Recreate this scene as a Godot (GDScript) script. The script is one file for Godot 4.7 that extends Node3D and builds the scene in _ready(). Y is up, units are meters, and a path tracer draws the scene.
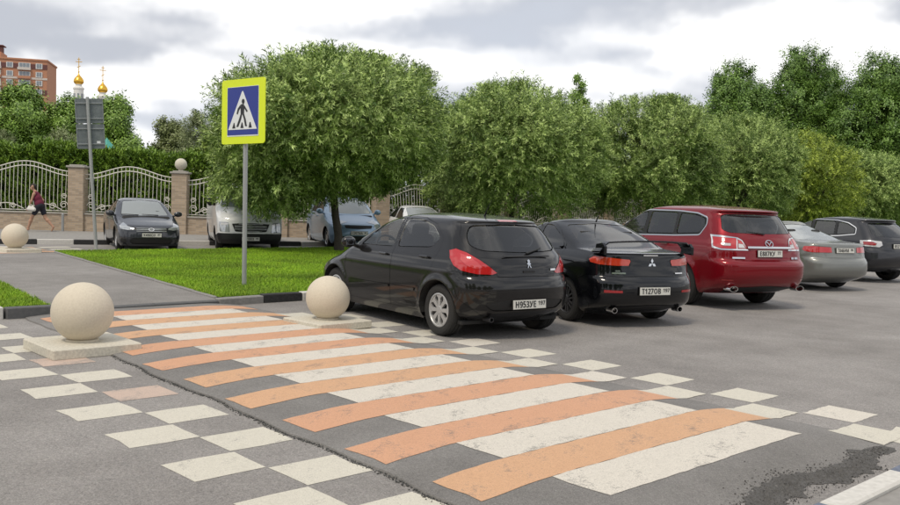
extends Node3D
# A street crossing with parked cars, willows and an iron fence under a bright overcast sky.

const UA := Vector3(-0.6820, 0, -0.7314)   # across the road, away to the left
const VA := Vector3(0.7314, 0, -0.6820)    # along the road, away to the right
const PITCH := 0.443                        # width of a painted stripe

var M := {}
var counts := {}
var rng := RandomNumberGenerator.new()

func uv(u: float, v: float, h := 0.0) -> Vector3:
	return UA * u + VA * v + Vector3(0, h, 0)

# ---------------------------------------------------------------- mesh builder
class MB:
	var v := PackedVector3Array()
	var n := PackedVector3Array()
	var c := PackedColorArray()
	func tri(a: Vector3, b: Vector3, d: Vector3, na: Vector3, nb: Vector3, nd: Vector3) -> void:
		if (d - a).cross(b - a).dot(na + nb + nd) < 0.0:
			var t := b; b = d; d = t
			t = nb; nb = nd; nd = t
		v.append(a); v.append(b); v.append(d)
		n.append(na); n.append(nb); n.append(nd)
	func flat(a: Vector3, b: Vector3, d: Vector3, out := Vector3.ZERO) -> void:
		var g := (d - a).cross(b - a).normalized()
		if out != Vector3.ZERO and g.dot(out) < 0.0:
			g = -g
		tri(a, b, d, g, g, g)
	func quad(a: Vector3, b: Vector3, d: Vector3, e: Vector3, out := Vector3.ZERO) -> void:
		flat(a, b, d, out); flat(a, d, e, out)
	func cbox(at: Vector3, size: Vector3, ch := 0.01, bs := Basis.IDENTITY) -> void:
		# a box with chamfered edges
		var h := size / 2.0
		ch = minf(ch, minf(h.x, minf(h.y, h.z)) * 0.98)
		var ax := [Vector3(1, 0, 0), Vector3(0, 1, 0), Vector3(0, 0, 1)]
		var hh := [h.x, h.y, h.z]
		var put := func(q: Array) -> void:
			var mid := Vector3.ZERO
			for p in q: mid += p
			var w := []
			for p in q: w.append(at + bs * (p as Vector3))
			if q.size() == 4: quad(w[0], w[1], w[2], w[3], bs * mid)
			else: flat(w[0], w[1], w[2], bs * mid)
		for i in 3:
			var j := (i + 1) % 3
			var k := (i + 2) % 3
			for s in [-1.0, 1.0]:
				var o: Vector3 = ax[i] * hh[i] * s
				var pj: Vector3 = ax[j] * (hh[j] - ch)
				var pk: Vector3 = ax[k] * (hh[k] - ch)
				put.call([o - pj - pk, o + pj - pk, o + pj + pk, o - pj + pk])
			if ch > 0.0:
				for sj in [-1.0, 1.0]:
					for sk in [-1.0, 1.0]:
						var a1: Vector3 = ax[j] * hh[j] * sj + ax[k] * (hh[k] - ch) * sk
						var a2: Vector3 = ax[j] * (hh[j] - ch) * sj + ax[k] * hh[k] * sk
						var li: Vector3 = ax[i] * (hh[i] - ch)
						put.call([a1 - li, a1 + li, a2 + li, a2 - li])
		if ch > 0.0:
			for sx in [-1.0, 1.0]:
				for sy in [-1.0, 1.0]:
					for sz in [-1.0, 1.0]:
						put.call([Vector3(h.x * sx, (h.y - ch) * sy, (h.z - ch) * sz), Vector3((h.x - ch) * sx, h.y * sy, (h.z - ch) * sz), Vector3((h.x - ch) * sx, (h.y - ch) * sy, h.z * sz)])
	func tube(pts: Array, rad, sides := 8, caps := true) -> void:
		var rings := []
		var side := Vector3.ZERO
		for i in pts.size():
			var d: Vector3 = (pts[mini(i + 1, pts.size() - 1)] - pts[maxi(i - 1, 0)]).normalized()
			if side == Vector3.ZERO:
				side = d.cross(Vector3.UP if absf(d.y) < 0.9 else Vector3.RIGHT).normalized()
			side = (side - d * side.dot(d)).normalized()
			var up := d.cross(side)
			var r: float = rad[i] if rad is Array else rad
			var ring := []
			for k in sides:
				var a := TAU * k / sides
				var o := side * cos(a) + up * sin(a)
				ring.append([pts[i] + o * r, o])
			rings.append(ring)
		for i in pts.size() - 1:
			for k in sides:
				var a = rings[i][k]; var b = rings[i][(k + 1) % sides]
				var d = rings[i + 1][(k + 1) % sides]; var e = rings[i + 1][k]
				tri(a[0], b[0], d[0], a[1], b[1], d[1]); tri(a[0], d[0], e[0], a[1], d[1], e[1])
		if caps:
			for i in [0, pts.size() - 1]:
				var out: Vector3 = pts[0] - pts[1] if i == 0 else pts[i] - pts[i - 1]
				for k in sides:
					flat(pts[i], rings[i][k][0], rings[i][(k + 1) % sides][0], out)
	func lathe(prof: Array, segs := 24, bs := Basis.IDENTITY, at := Vector3.ZERO) -> void:
		# prof: [radius, height] along the local y axis
		for i in prof.size() - 1:
			var p: Array = prof[i]; var q: Array = prof[i + 1]
			var dn := Vector2(q[1] - p[1], -(q[0] - p[0])).normalized()
			for k in segs:
				var a := TAU * k / segs; var b := TAU * (k + 1) / segs
				var f := func(pr: Array, an: float) -> Vector3: return at + bs * Vector3(pr[0] * cos(an), pr[1], pr[0] * sin(an))
				var g := func(an: float) -> Vector3: return bs * Vector3(dn.x * cos(an), dn.y, dn.x * sin(an))
				var n1: Vector3 = g.call(a); var n2: Vector3 = g.call(b)
				if p[0] > 1e-5: tri(f.call(p, a), f.call(p, b), f.call(q, b), n1, n2, n2)
				if q[0] > 1e-5: tri(f.call(p, a), f.call(q, b), f.call(q, a), n1, n2, n1)
	func ball(at: Vector3, r: Vector3, segs := 24, rows := 16, bs := Basis.IDENTITY) -> void:
		var f := func(i: int, k: int) -> Array:
			var t := PI * i / rows; var a := TAU * k / segs
			var d := Vector3(sin(t) * cos(a), cos(t), sin(t) * sin(a))
			return [at + bs * (d * r), (bs * (d / r)).normalized()]
		for i in rows:
			for k in segs:
				var a: Array = f.call(i, k); var b: Array = f.call(i, k + 1); var d: Array = f.call(i + 1, k + 1); var e: Array = f.call(i + 1, k)
				if i > 0: tri(a[0], b[0], d[0], a[1], b[1], d[1])
				if i < rows - 1: tri(a[0], d[0], e[0], a[1], d[1], e[1])
	func prism(poly: PackedVector2Array, z0: float, z1: float, bs := Basis.IDENTITY, at := Vector3.ZERO) -> void:
		var idx := Geometry2D.triangulate_polygon(poly)
		for i in range(0, idx.size(), 3):
			for z in [z0, z1]:
				var q := []
				for k in 3: q.append(at + bs * Vector3(poly[idx[i + k]].x, poly[idx[i + k]].y, z))
				flat(q[0], q[1], q[2], bs * Vector3(0, 0, 1 if z == maxf(z0, z1) else -1))
		var cw := Geometry2D.is_polygon_clockwise(poly)
		for i in poly.size():
			var a := poly[i]; var b := poly[(i + 1) % poly.size()]
			var o := Vector3(b.y - a.y, a.x - b.x, 0) * (-1.0 if cw else 1.0)
			quad(at + bs * Vector3(a.x, a.y, z0), at + bs * Vector3(b.x, b.y, z0), at + bs * Vector3(b.x, b.y, z1), at + bs * Vector3(a.x, a.y, z1), bs * o)
	func mesh() -> ArrayMesh:
		var arr := []
		arr.resize(Mesh.ARRAY_MAX)
		arr[Mesh.ARRAY_VERTEX] = v
		arr[Mesh.ARRAY_NORMAL] = n
		if c.size() == v.size() and c.size() > 0: arr[Mesh.ARRAY_COLOR] = c
		var m := ArrayMesh.new()
		if v.size(): m.add_surface_from_arrays(Mesh.PRIMITIVE_TRIANGLES, arr)
		return m

# ---------------------------------------------------------------- scene helpers
func numbered(called: String) -> String:
	counts[called] = counts.get(called, -1) + 1
	return called if counts[called] == 0 else "%s_%03d" % [called, counts[called]]

func put(mb, called: String, m: Material, parent: Node = self, at := Transform3D.IDENTITY) -> MeshInstance3D:
	var o := MeshInstance3D.new()
	o.name = numbered(called) if parent == self else called
	o.mesh = mb.mesh() if mb is MB else mb
	o.material_override = m
	o.transform = at
	parent.add_child(o, true)
	return o

func thing(called: String, label: String, category: String, at := Vector3.ZERO, turn := 0.0, group := "") -> Node3D:
	var o := Node3D.new()
	o.name = numbered(called)
	add_child(o, true)
	o.position = at
	o.rotation.y = turn
	tag(o, label, category, group)
	return o

func tag(o: Node, label: String, category: String, group := "", kind := "") -> void:
	o.set_meta("label", label)
	if category: o.set_meta("category", category)
	if group: o.set_meta("group", group)
	if kind: o.set_meta("kind", kind)

func lin(r: float, g: float, b: float) -> Color:
	return Color(r, g, b).linear_to_srgb()

func mat(called: String, col: Color, rough := 0.6, metal := 0.0, coat := 0.0) -> StandardMaterial3D:
	var m := StandardMaterial3D.new()
	m.resource_name = called
	m.albedo_color = col
	m.roughness = rough
	m.metallic = metal
	if coat > 0.0:
		m.clearcoat_enabled = true
		m.clearcoat = coat
		m.clearcoat_roughness = 0.06
	M[called] = m
	return m

func glass(called: String, col: Color, alpha: float) -> StandardMaterial3D:
	var m := mat(called, Color(col, alpha), 0.03)
	m.transparency = BaseMaterial3D.TRANSPARENCY_ALPHA
	return m

# a computed surface texture: octaves of noise between colours, with grain
func surface_image(px: int, seed_: int, f: Callable) -> ImageTexture:
	var im := Image.create(px, px, false, Image.FORMAT_RGB8)
	var r := RandomNumberGenerator.new()
	r.seed = seed_
	for y in px:
		for x in px:
			im.set_pixel(x, y, f.call(x, y, r))
	im.generate_mipmaps()
	return ImageTexture.create_from_image(im)

func tex(m: StandardMaterial3D, t: Texture2D, metres: float, world := true) -> StandardMaterial3D:
	m.albedo_texture = t
	m.uv1_triplanar = true
	m.uv1_world_triplanar = world
	m.uv1_scale = Vector3.ONE / metres
	return m

func noise_tex(seed_: int, freq: float, lo: Color, hi: Color, px := 512, octaves := 4, as_normal := false, bump := 4.0) -> NoiseTexture2D:
	var nz := FastNoiseLite.new()
	nz.seed = seed_
	nz.frequency = freq
	nz.fractal_octaves = octaves
	var t := NoiseTexture2D.new()
	t.width = px; t.height = px
	t.seamless = true
	t.noise = nz
	if as_normal:
		t.as_normal_map = true
		t.bump_strength = bump
	else:
		var g := Gradient.new()
		g.set_color(0, lo); g.set_color(1, hi)
		t.color_ramp = g
	return t

# ---------------------------------------------------------------- the scene
func _ready() -> void:
	rng.seed = 7
	var cam := Camera3D.new()
	cam.name = "camera"
	cam.position = Vector3(0, 1.7, 0)
	cam.fov = 31.48
	cam.far = 2000.0
	cam.near = 0.05
	cam.transform.basis = Basis(Vector3.RIGHT, -deg_to_rad(3.29)) * Basis(Vector3(0, 0, 1), deg_to_rad(1.89))
	add_child(cam)
	cam.current = true
	var env := Environment.new()
	env.background_mode = Environment.BG_SKY
	env.tonemap_mode = Environment.TONE_MAPPER_LINEAR
	env.tonemap_exposure = 1.2
	env.sdfgi_enabled = true
	env.ssao_enabled = true
	env.ssil_enabled = true
	var sky := Sky.new()
	sky.sky_material = cloudy_sky()
	env.sky = sky
	var we := WorldEnvironment.new()
	we.name = "world_environment"
	we.environment = env
	add_child(we)
	var sun := DirectionalLight3D.new()
	sun.name = "sun"
	sun.light_energy = 0.5
	sun.light_angular_distance = 11.0
	sun.light_color = Color(1.0, 0.95, 0.87)
	sun.shadow_enabled = true
	sun.rotation_degrees = Vector3(-58, -28, 0)
	add_child(sun)
	materials()
	ground()
	fences()
	buildings()
	trees()
	parked_cars()
	signs()
	balls()
	person()
	debris()

func cloudy_sky() -> PanoramaSkyMaterial:
	var w := 1536
	var h := 768
	var im := Image.create(w, h, false, Image.FORMAT_RGBF)
	var a := FastNoiseLite.new()
	a.seed = 21; a.frequency = 0.72; a.fractal_octaves = 7; a.fractal_gain = 0.52
	a.domain_warp_enabled = true; a.domain_warp_amplitude = 0.5; a.domain_warp_frequency = 0.5
	var b := FastNoiseLite.new()
	b.seed = 5; b.frequency = 0.16; b.fractal_octaves = 3
	var grey := Vector3(0.47, 0.495, 0.55)
	var white := Vector3(1.04, 1.035, 1.03)
	var pale := Vector3(0.58, 0.63, 0.72)
	im.fill(Color(0.30, 0.30, 0.30))
	for y in h / 2 + 2:
		var el := PI * (0.5 - (y + 0.5) / h)
		var sy := sin(maxf(el, 0.0))
		for x in w:
			var az := TAU * ((x + 0.5) / w - 0.5)
			var ce := cos(el)
			var k := 1.0 / (sy + 0.16)
			var p := Vector2(sin(az) * ce, -cos(az) * ce) * k
			var n1 := a.get_noise_2d(p.x * 1.1, p.y * 1.35)
			var n2 := b.get_noise_2d(p.x, p.y)
			var t := clampf(0.48 + n1 * 1.7 + n2 * 0.7, 0.0, 1.0)
			t = t * t * (3.0 - 2.0 * t)
			var c := grey.lerp(white, t)
			c = c.lerp(pale, clampf(n2 * 1.2 - n1 * 0.5, 0.0, 0.6))
			im.set_pixel(x, y, Color(c.x, c.y, c.z))
	var m := PanoramaSkyMaterial.new()
	m.panorama = ImageTexture.create_from_image(im)
	return m

func materials() -> void:
	var coarse := FastNoiseLite.new(); coarse.seed = 3; coarse.frequency = 0.008; coarse.fractal_octaves = 4
	var fine := FastNoiseLite.new(); fine.seed = 4; fine.frequency = 0.09; fine.fractal_octaves = 3
	# asphalt: stones of many greys in a darker binder, with stains
	var asp := func(base: float, warm: float, spread: float) -> Callable:
		return func(x: int, y: int, r: RandomNumberGenerator) -> Color:
			# tiles: noise on a torus by blending two offsets
			var fx := x / 512.0
			var c1: float = lerpf(coarse.get_noise_2d(x, y), coarse.get_noise_2d(x - 512, y), fx)
			var f1: float = lerpf(fine.get_noise_2d(x, y), fine.get_noise_2d(x - 512, y), fx)
			var g := base * (1.0 + 0.16 * c1 + 0.16 * f1 + spread * r.randfn())
			if r.randf() < 0.03: g *= 1.05 + 0.6 * r.randf()
			if r.randf() < 0.03: g *= 0.62
			g = clampf(g, 0.015, 0.9)
			return lin(g * warm, g, g * 0.955)
	var rough := noise_tex(9, 0.12, Color.WHITE, Color.WHITE, 512, 3, true, 3.0)
	var am := tex(mat("asphalt", Color.WHITE, 0.9), surface_image(512, 1, asp.call(0.275, 1.055, 0.18)), 2.6)
	var pm := tex(mat("path_asphalt", Color.WHITE, 0.92), surface_image(512, 2, asp.call(0.255, 1.05, 0.14)), 2.3)
	var hm := tex(mat("hump_asphalt", Color.WHITE, 0.88), surface_image(512, 3, asp.call(0.215, 1.04, 0.20)), 1.9)
	for m in [am, pm, hm]:
		m.normal_enabled = true
		m.normal_texture = rough
		m.normal_scale = 0.5
		m.detail_enabled = true
		m.detail_blend_mode = BaseMaterial3D.BLEND_MODE_MUL
		m.detail_albedo = noise_tex(31, 0.012, Color(0.84, 0.835, 0.83), Color(1, 1, 1), 512, 6)
		m.detail_uv_layer = BaseMaterial3D.DETAIL_UV_2
		m.uv2_triplanar = true
		m.uv2_world_triplanar = true
		m.uv2_scale = Vector3.ONE / 17.0
	# road paint, worn through to the asphalt in specks and scuffs
	var paint := func(c: Color, worn: Color, limit: float) -> Callable:
		return func(x: int, y: int, r: RandomNumberGenerator) -> Color:
			var fx := x / 512.0
			var c1: float = lerpf(coarse.get_noise_2d(x * 1.5, y * 0.8 + 300), coarse.get_noise_2d(x * 1.5 - 768, y * 0.8 + 300), fx)
			var f1: float = lerpf(fine.get_noise_2d(x * 0.7, y), fine.get_noise_2d(x * 0.7 - 358, y), fx)
			var k := 1.0 + 0.09 * c1 + 0.09 * f1 + 0.05 * r.randfn()
			if r.randf() < 0.07: k *= r.randf_range(0.55, 0.85)   # pinholes over the stones
			var o := Color(c.r * k, c.g * k, c.b * k)
			var wv := c1 * 0.9 + f1 * 0.55 + 0.22 * r.randfn()
			if wv > limit: o = o.lerp(worn, clampf((wv - limit) * 3.5, 0.0, 0.75))
			return o.clamp().linear_to_srgb()
	var dark := Color(0.12, 0.115, 0.11)
	tex(mat("broken_asphalt", Color.WHITE, 0.95), surface_image(256, 13, asp.call(0.085, 1.04, 0.35)), 0.7)
	tex(mat("white_paint", Color.WHITE, 0.75), surface_image(512, 5, paint.call(Color(0.61, 0.57, 0.50), dark, 0.40)), 2.1)
	tex(mat("orange_paint", Color.WHITE, 0.75), surface_image(512, 6, paint.call(Color(0.58, 0.345, 0.20), dark, 0.40)), 1.8)
	tex(mat("salmon_paint", Color.WHITE, 0.75), surface_image(512, 7, paint.call(Color(0.575, 0.315, 0.19), dark, 0.42)), 1.7)
	tex(mat("check_paint", Color.WHITE, 0.78), surface_image(512, 8, paint.call(Color(0.58, 0.55, 0.47), Color(0.2, 0.19, 0.18), 0.45)), 1.6)
	tex(mat("pink_paint", Color.WHITE, 0.78), surface_image(512, 9, paint.call(Color(0.52, 0.40, 0.33), Color(0.2, 0.19, 0.18), 0.2)), 1.6)
	tex(mat("kerb_grey", Color.WHITE, 0.9), noise_tex(41, 0.03, lin(0.17, 0.165, 0.16), lin(0.31, 0.30, 0.285)), 0.9)
	tex(mat("kerb_dark_grey", Color.WHITE, 0.85), noise_tex(45, 0.03, lin(0.075, 0.077, 0.08), lin(0.13, 0.13, 0.13)), 0.9)
	tex(mat("kerb_white", Color.WHITE, 0.8), noise_tex(42, 0.03, lin(0.50, 0.485, 0.45), lin(0.66, 0.64, 0.60)), 0.9)
	tex(mat("kerb_black", Color.WHITE, 0.8), noise_tex(43, 0.03, lin(0.012, 0.012, 0.013), lin(0.045, 0.045, 0.045)), 0.9)
	tex(mat("kerb_blue", Color.WHITE, 0.8), noise_tex(44, 0.03, lin(0.10, 0.12, 0.17), lin(0.19, 0.21, 0.27)), 0.9)
	tex(mat("soil", Color.WHITE, 1.0), noise_tex(46, 0.03, lin(0.07, 0.12, 0.012), lin(0.11, 0.19, 0.02)), 0.7)
	tex(mat("dusty_ground", Color.WHITE, 1.0), noise_tex(47, 0.03, lin(0.16, 0.15, 0.13), lin(0.26, 0.245, 0.215)), 0.8)
	tex(mat("pavement", Color.WHITE, 0.95), noise_tex(48, 0.02, lin(0.22, 0.21, 0.20), lin(0.32, 0.31, 0.29)), 1.7)
	tex(mat("concrete_ball", Color.WHITE, 0.72), noise_tex(51, 0.05, lin(0.55, 0.485, 0.385), lin(0.67, 0.605, 0.49), 512, 5), 0.8, false)
	tex(mat("concrete_slab", Color.WHITE, 0.85), noise_tex(52, 0.03, lin(0.46, 0.43, 0.36), lin(0.67, 0.63, 0.53), 512, 5), 0.7, false)
	for k in ["concrete_ball", "concrete_slab"]:
		M[k].normal_enabled = true
		M[k].normal_texture = rough
		M[k].normal_scale = 0.25
	# masonry too far off to tell its bricks apart
	var bricks := func(x: int, y: int, r: RandomNumberGenerator) -> Color:
		var row := y / 16
		var xx := (x + (row % 2) * 32) % 256
		var h := hash(Vector2i(xx / 64, row)) % 1000 / 1000.0
		if y % 16 < 3 or xx % 64 < 3: return lin(0.36, 0.33, 0.29)
		var g := 0.8 + 0.4 * h + 0.05 * r.randfn()
		return lin(0.40 * g, 0.305 * g, 0.215 * g)
	tex(mat("fence_brick", Color.WHITE, 0.9), surface_image(256, 12, bricks), 1.0)
	tex(mat("cap_stone", Color.WHITE, 0.9), noise_tex(53, 0.03, lin(0.30, 0.28, 0.25), lin(0.42, 0.40, 0.36)), 0.7)
	mat("fence_iron", lin(0.64, 0.62, 0.56), 0.5)
	mat("galvanised", lin(0.36, 0.37, 0.37), 0.45, 0.35)
	tex(mat("sign_back", Color.WHITE, 0.5, 0.3), noise_tex(54, 0.01, lin(0.13, 0.15, 0.16), lin(0.19, 0.21, 0.22)), 1.0, false)
	mat("sign_back_rail", lin(0.26, 0.28, 0.29), 0.5, 0.3)
	mat("sign_yellow", lin(0.72, 0.84, 0.005), 0.35)
	mat("sign_blue", lin(0.012, 0.03, 0.26), 0.3)
	mat("sign_white", lin(0.74, 0.76, 0.78), 0.3)
	mat("sign_black", lin(0.012, 0.012, 0.014), 0.4)
	# cars
	mat("paint_black", lin(0.011, 0.0105, 0.011), 0.3, 0.2, 0.9)
	mat("paint_deep_black", lin(0.004, 0.0045, 0.006), 0.25, 0.15, 0.9)
	mat("paint_red", lin(0.195, 0.004, 0.010), 0.35, 0.3, 0.8)
	mat("paint_silver", lin(0.19, 0.195, 0.18), 0.4, 0.5, 0.8)
	mat("paint_charcoal", lin(0.034, 0.035, 0.04), 0.38, 0.4, 0.8)
	mat("paint_slate", lin(0.034, 0.037, 0.045), 0.35, 0.35, 1.0)
	mat("paint_white", lin(0.72, 0.73, 0.74), 0.4, 0.0, 0.8)
	mat("paint_blue", lin(0.22, 0.33, 0.46), 0.35, 0.35, 1.0)
	mat("plastic", lin(0.013, 0.013, 0.014), 0.5)
	mat("rubber_trim", lin(0.009, 0.009, 0.009), 0.6)
	mat("liner", lin(0.02, 0.02, 0.02), 0.85)
	tex(mat("tyre", Color.WHITE, 0.85), noise_tex(61, 0.03, lin(0.014, 0.014, 0.014), lin(0.03, 0.029, 0.027)), 0.4, false)
	mat("alloy", lin(0.50, 0.50, 0.50), 0.35, 0.75)
	mat("hubcap", lin(0.46, 0.46, 0.46), 0.4, 0.45)
	mat("dark_alloy", lin(0.07, 0.07, 0.075), 0.4, 0.6)
	mat("chrome", lin(0.68, 0.68, 0.68), 0.12, 1.0)
	mat("mirror", lin(0.30, 0.31, 0.33), 0.03, 1.0)
	mat("lens_red", lin(0.44, 0.012, 0.016), 0.12, 0.0, 1.0)
	mat("lens_pink", lin(0.52, 0.05, 0.055), 0.1, 0.0, 1.0)
	mat("lens_dark_red", lin(0.30, 0.010, 0.012), 0.12, 0.0, 1.0)
	mat("lens_orange", lin(0.47, 0.038, 0.014), 0.12, 0.0, 1.0)
	mat("lens_white", lin(0.55, 0.54, 0.54), 0.1, 0.2, 1.0)
	mat("headlamp", lin(0.42, 0.44, 0.46), 0.08, 0.4, 1.0)
	mat("plate_white", lin(0.62, 0.61, 0.56), 0.45)
	mat("plate_ink", lin(0.015, 0.015, 0.015), 0.5)
	mat("seat_cloth", lin(0.03, 0.03, 0.031), 0.9)
	for k in ["paint_black", "paint_deep_black", "paint_charcoal", "paint_slate", "paint_red"]: M[k].metallic_specular = 0.2
	glass("car_glass", lin(0.012, 0.016, 0.016), 0.42)
	glass("sky_sheen_glass", lin(0.46, 0.50, 0.51), 0.58)  # pale colour stands in for the bright sky mirrored in these panes
	glass("tinted_glass", lin(0.008, 0.009, 0.010), 0.80)
	for k in ["car_glass", "tinted_glass", "sky_sheen_glass"]: M[k].metallic_specular = 0.7

# ---------------------------------------------------------------- ground, hump, markings, kerbs
func struct(mb, called: String, m: Material, label := "") -> MeshInstance3D:
	var o := put(mb, called, m)
	o.set_meta("kind", "structure")
	if label: o.set_meta("label", label)
	return o

func path_left(u: float) -> float: return 4.37 + 0.118 * (u - 12.8)
func path_right(u: float) -> float: return 6.72 + 0.121 * (u - 12.47)

func hump_edge(u: float) -> float: return 3.42 + 0.052 * (u - 3.6) + 0.018 * sin(u * 3.1) + 0.012 * sin(u * 7.7 + 1.0)

func hump_height(u: float, v: float) -> float:
	var e := hump_edge(u)
	if v < e - 0.002 or v > 7.0: return 0.0
	var a := clampf((v - e) / 0.85, 0.0, 1.0)
	var b := clampf((7.0 - v) / 0.75, 0.0, 1.0)
	var d := clampf((u - 2.58) / 0.38, 0.0, 1.0)
	var up := 0.014 + 0.046 * sin(a * PI / 2.0)
	return minf(up, 0.060 * sin(b * PI / 2.0)) * (d * d * (3.0 - 2.0 * d))

# a sheet over a strip of (u, v), draped on the hump
func draped(u0: float, u1: float, v0: float, v1: float, lift: float, nu: int, nv: int, edge := 0.006) -> MB:
	var mb := MB.new()
	var pt := func(i: int, j: int) -> Vector3:
		var u := lerpf(u0, u1, float(i) / nu)
		var v := lerpf(v0, v1, float(j) / nv)
		if i == 0 or i == nu: u += rng.randf_range(-edge, edge)
		if j == 0 or j == nv: v += rng.randf_range(-edge, edge) * 1.5
		return uv(u, v, hump_height(u, v) + lift)
	var p := []
	for i in nu + 1:
		var row := []
		for j in nv + 1: row.append(pt.call(i, j))
		p.append(row)
	var nm := func(i: int, j: int) -> Vector3:
		var a: Vector3 = p[mini(i + 1, nu)][j] - p[maxi(i - 1, 0)][j]
		var b: Vector3 = p[i][mini(j + 1, nv)] - p[i][maxi(j - 1, 0)]
		var c := a.cross(b).normalized()
		return c if c.y > 0 else -c
	for i in nu:
		for j in nv:
			mb.tri(p[i][j], p[i + 1][j], p[i + 1][j + 1], nm.call(i, j), nm.call(i + 1, j), nm.call(i + 1, j + 1))
			mb.tri(p[i][j], p[i + 1][j + 1], p[i][j + 1], nm.call(i, j), nm.call(i + 1, j + 1), nm.call(i, j + 1))
	return mb

func sheet(pts: Array, h: float) -> MB:
	# a flat sheet over a polygon of [u, v]
	var mb := MB.new()
	var poly := PackedVector2Array()
	for p in pts: poly.append(Vector2(p[0], p[1]))
	var idx := Geometry2D.triangulate_polygon(poly)
	for i in range(0, idx.size(), 3):
		var q := []
		for k in 3: q.append(uv(poly[idx[i + k]].x, poly[idx[i + k]].y, h))
		mb.flat(q[0], q[1], q[2], Vector3.UP)
	return mb

func kerb_run(parent: Node, a: Vector3, b: Vector3, top: float, mats: Array, wide := 0.15, gap := 0.008) -> void:
	var d := b - a
	var n := maxi(1, roundi(d.length()))
	var dir := d.normalized()
	var bs := Basis(dir, Vector3.UP, dir.cross(Vector3.UP))
	for i in n:
		var l := d.length() / n
		var mb := MB.new()
		mb.cbox(Vector3.ZERO, Vector3(l - gap, 0.34, wide), 0.014)
		var tilt := Basis(Vector3(1, 0, 0), rng.randf_range(-0.015, 0.015)) * Basis(Vector3(0, 0, 1), rng.randf_range(-0.006, 0.006))
		put(mb, "kerbstone", M[mats[i % mats.size()]], parent, Transform3D(bs * tilt, a + dir * l * (i + 0.5) + Vector3(0, top - 0.17 + rng.randf_range(-0.006, 0.006), 0)))

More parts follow.
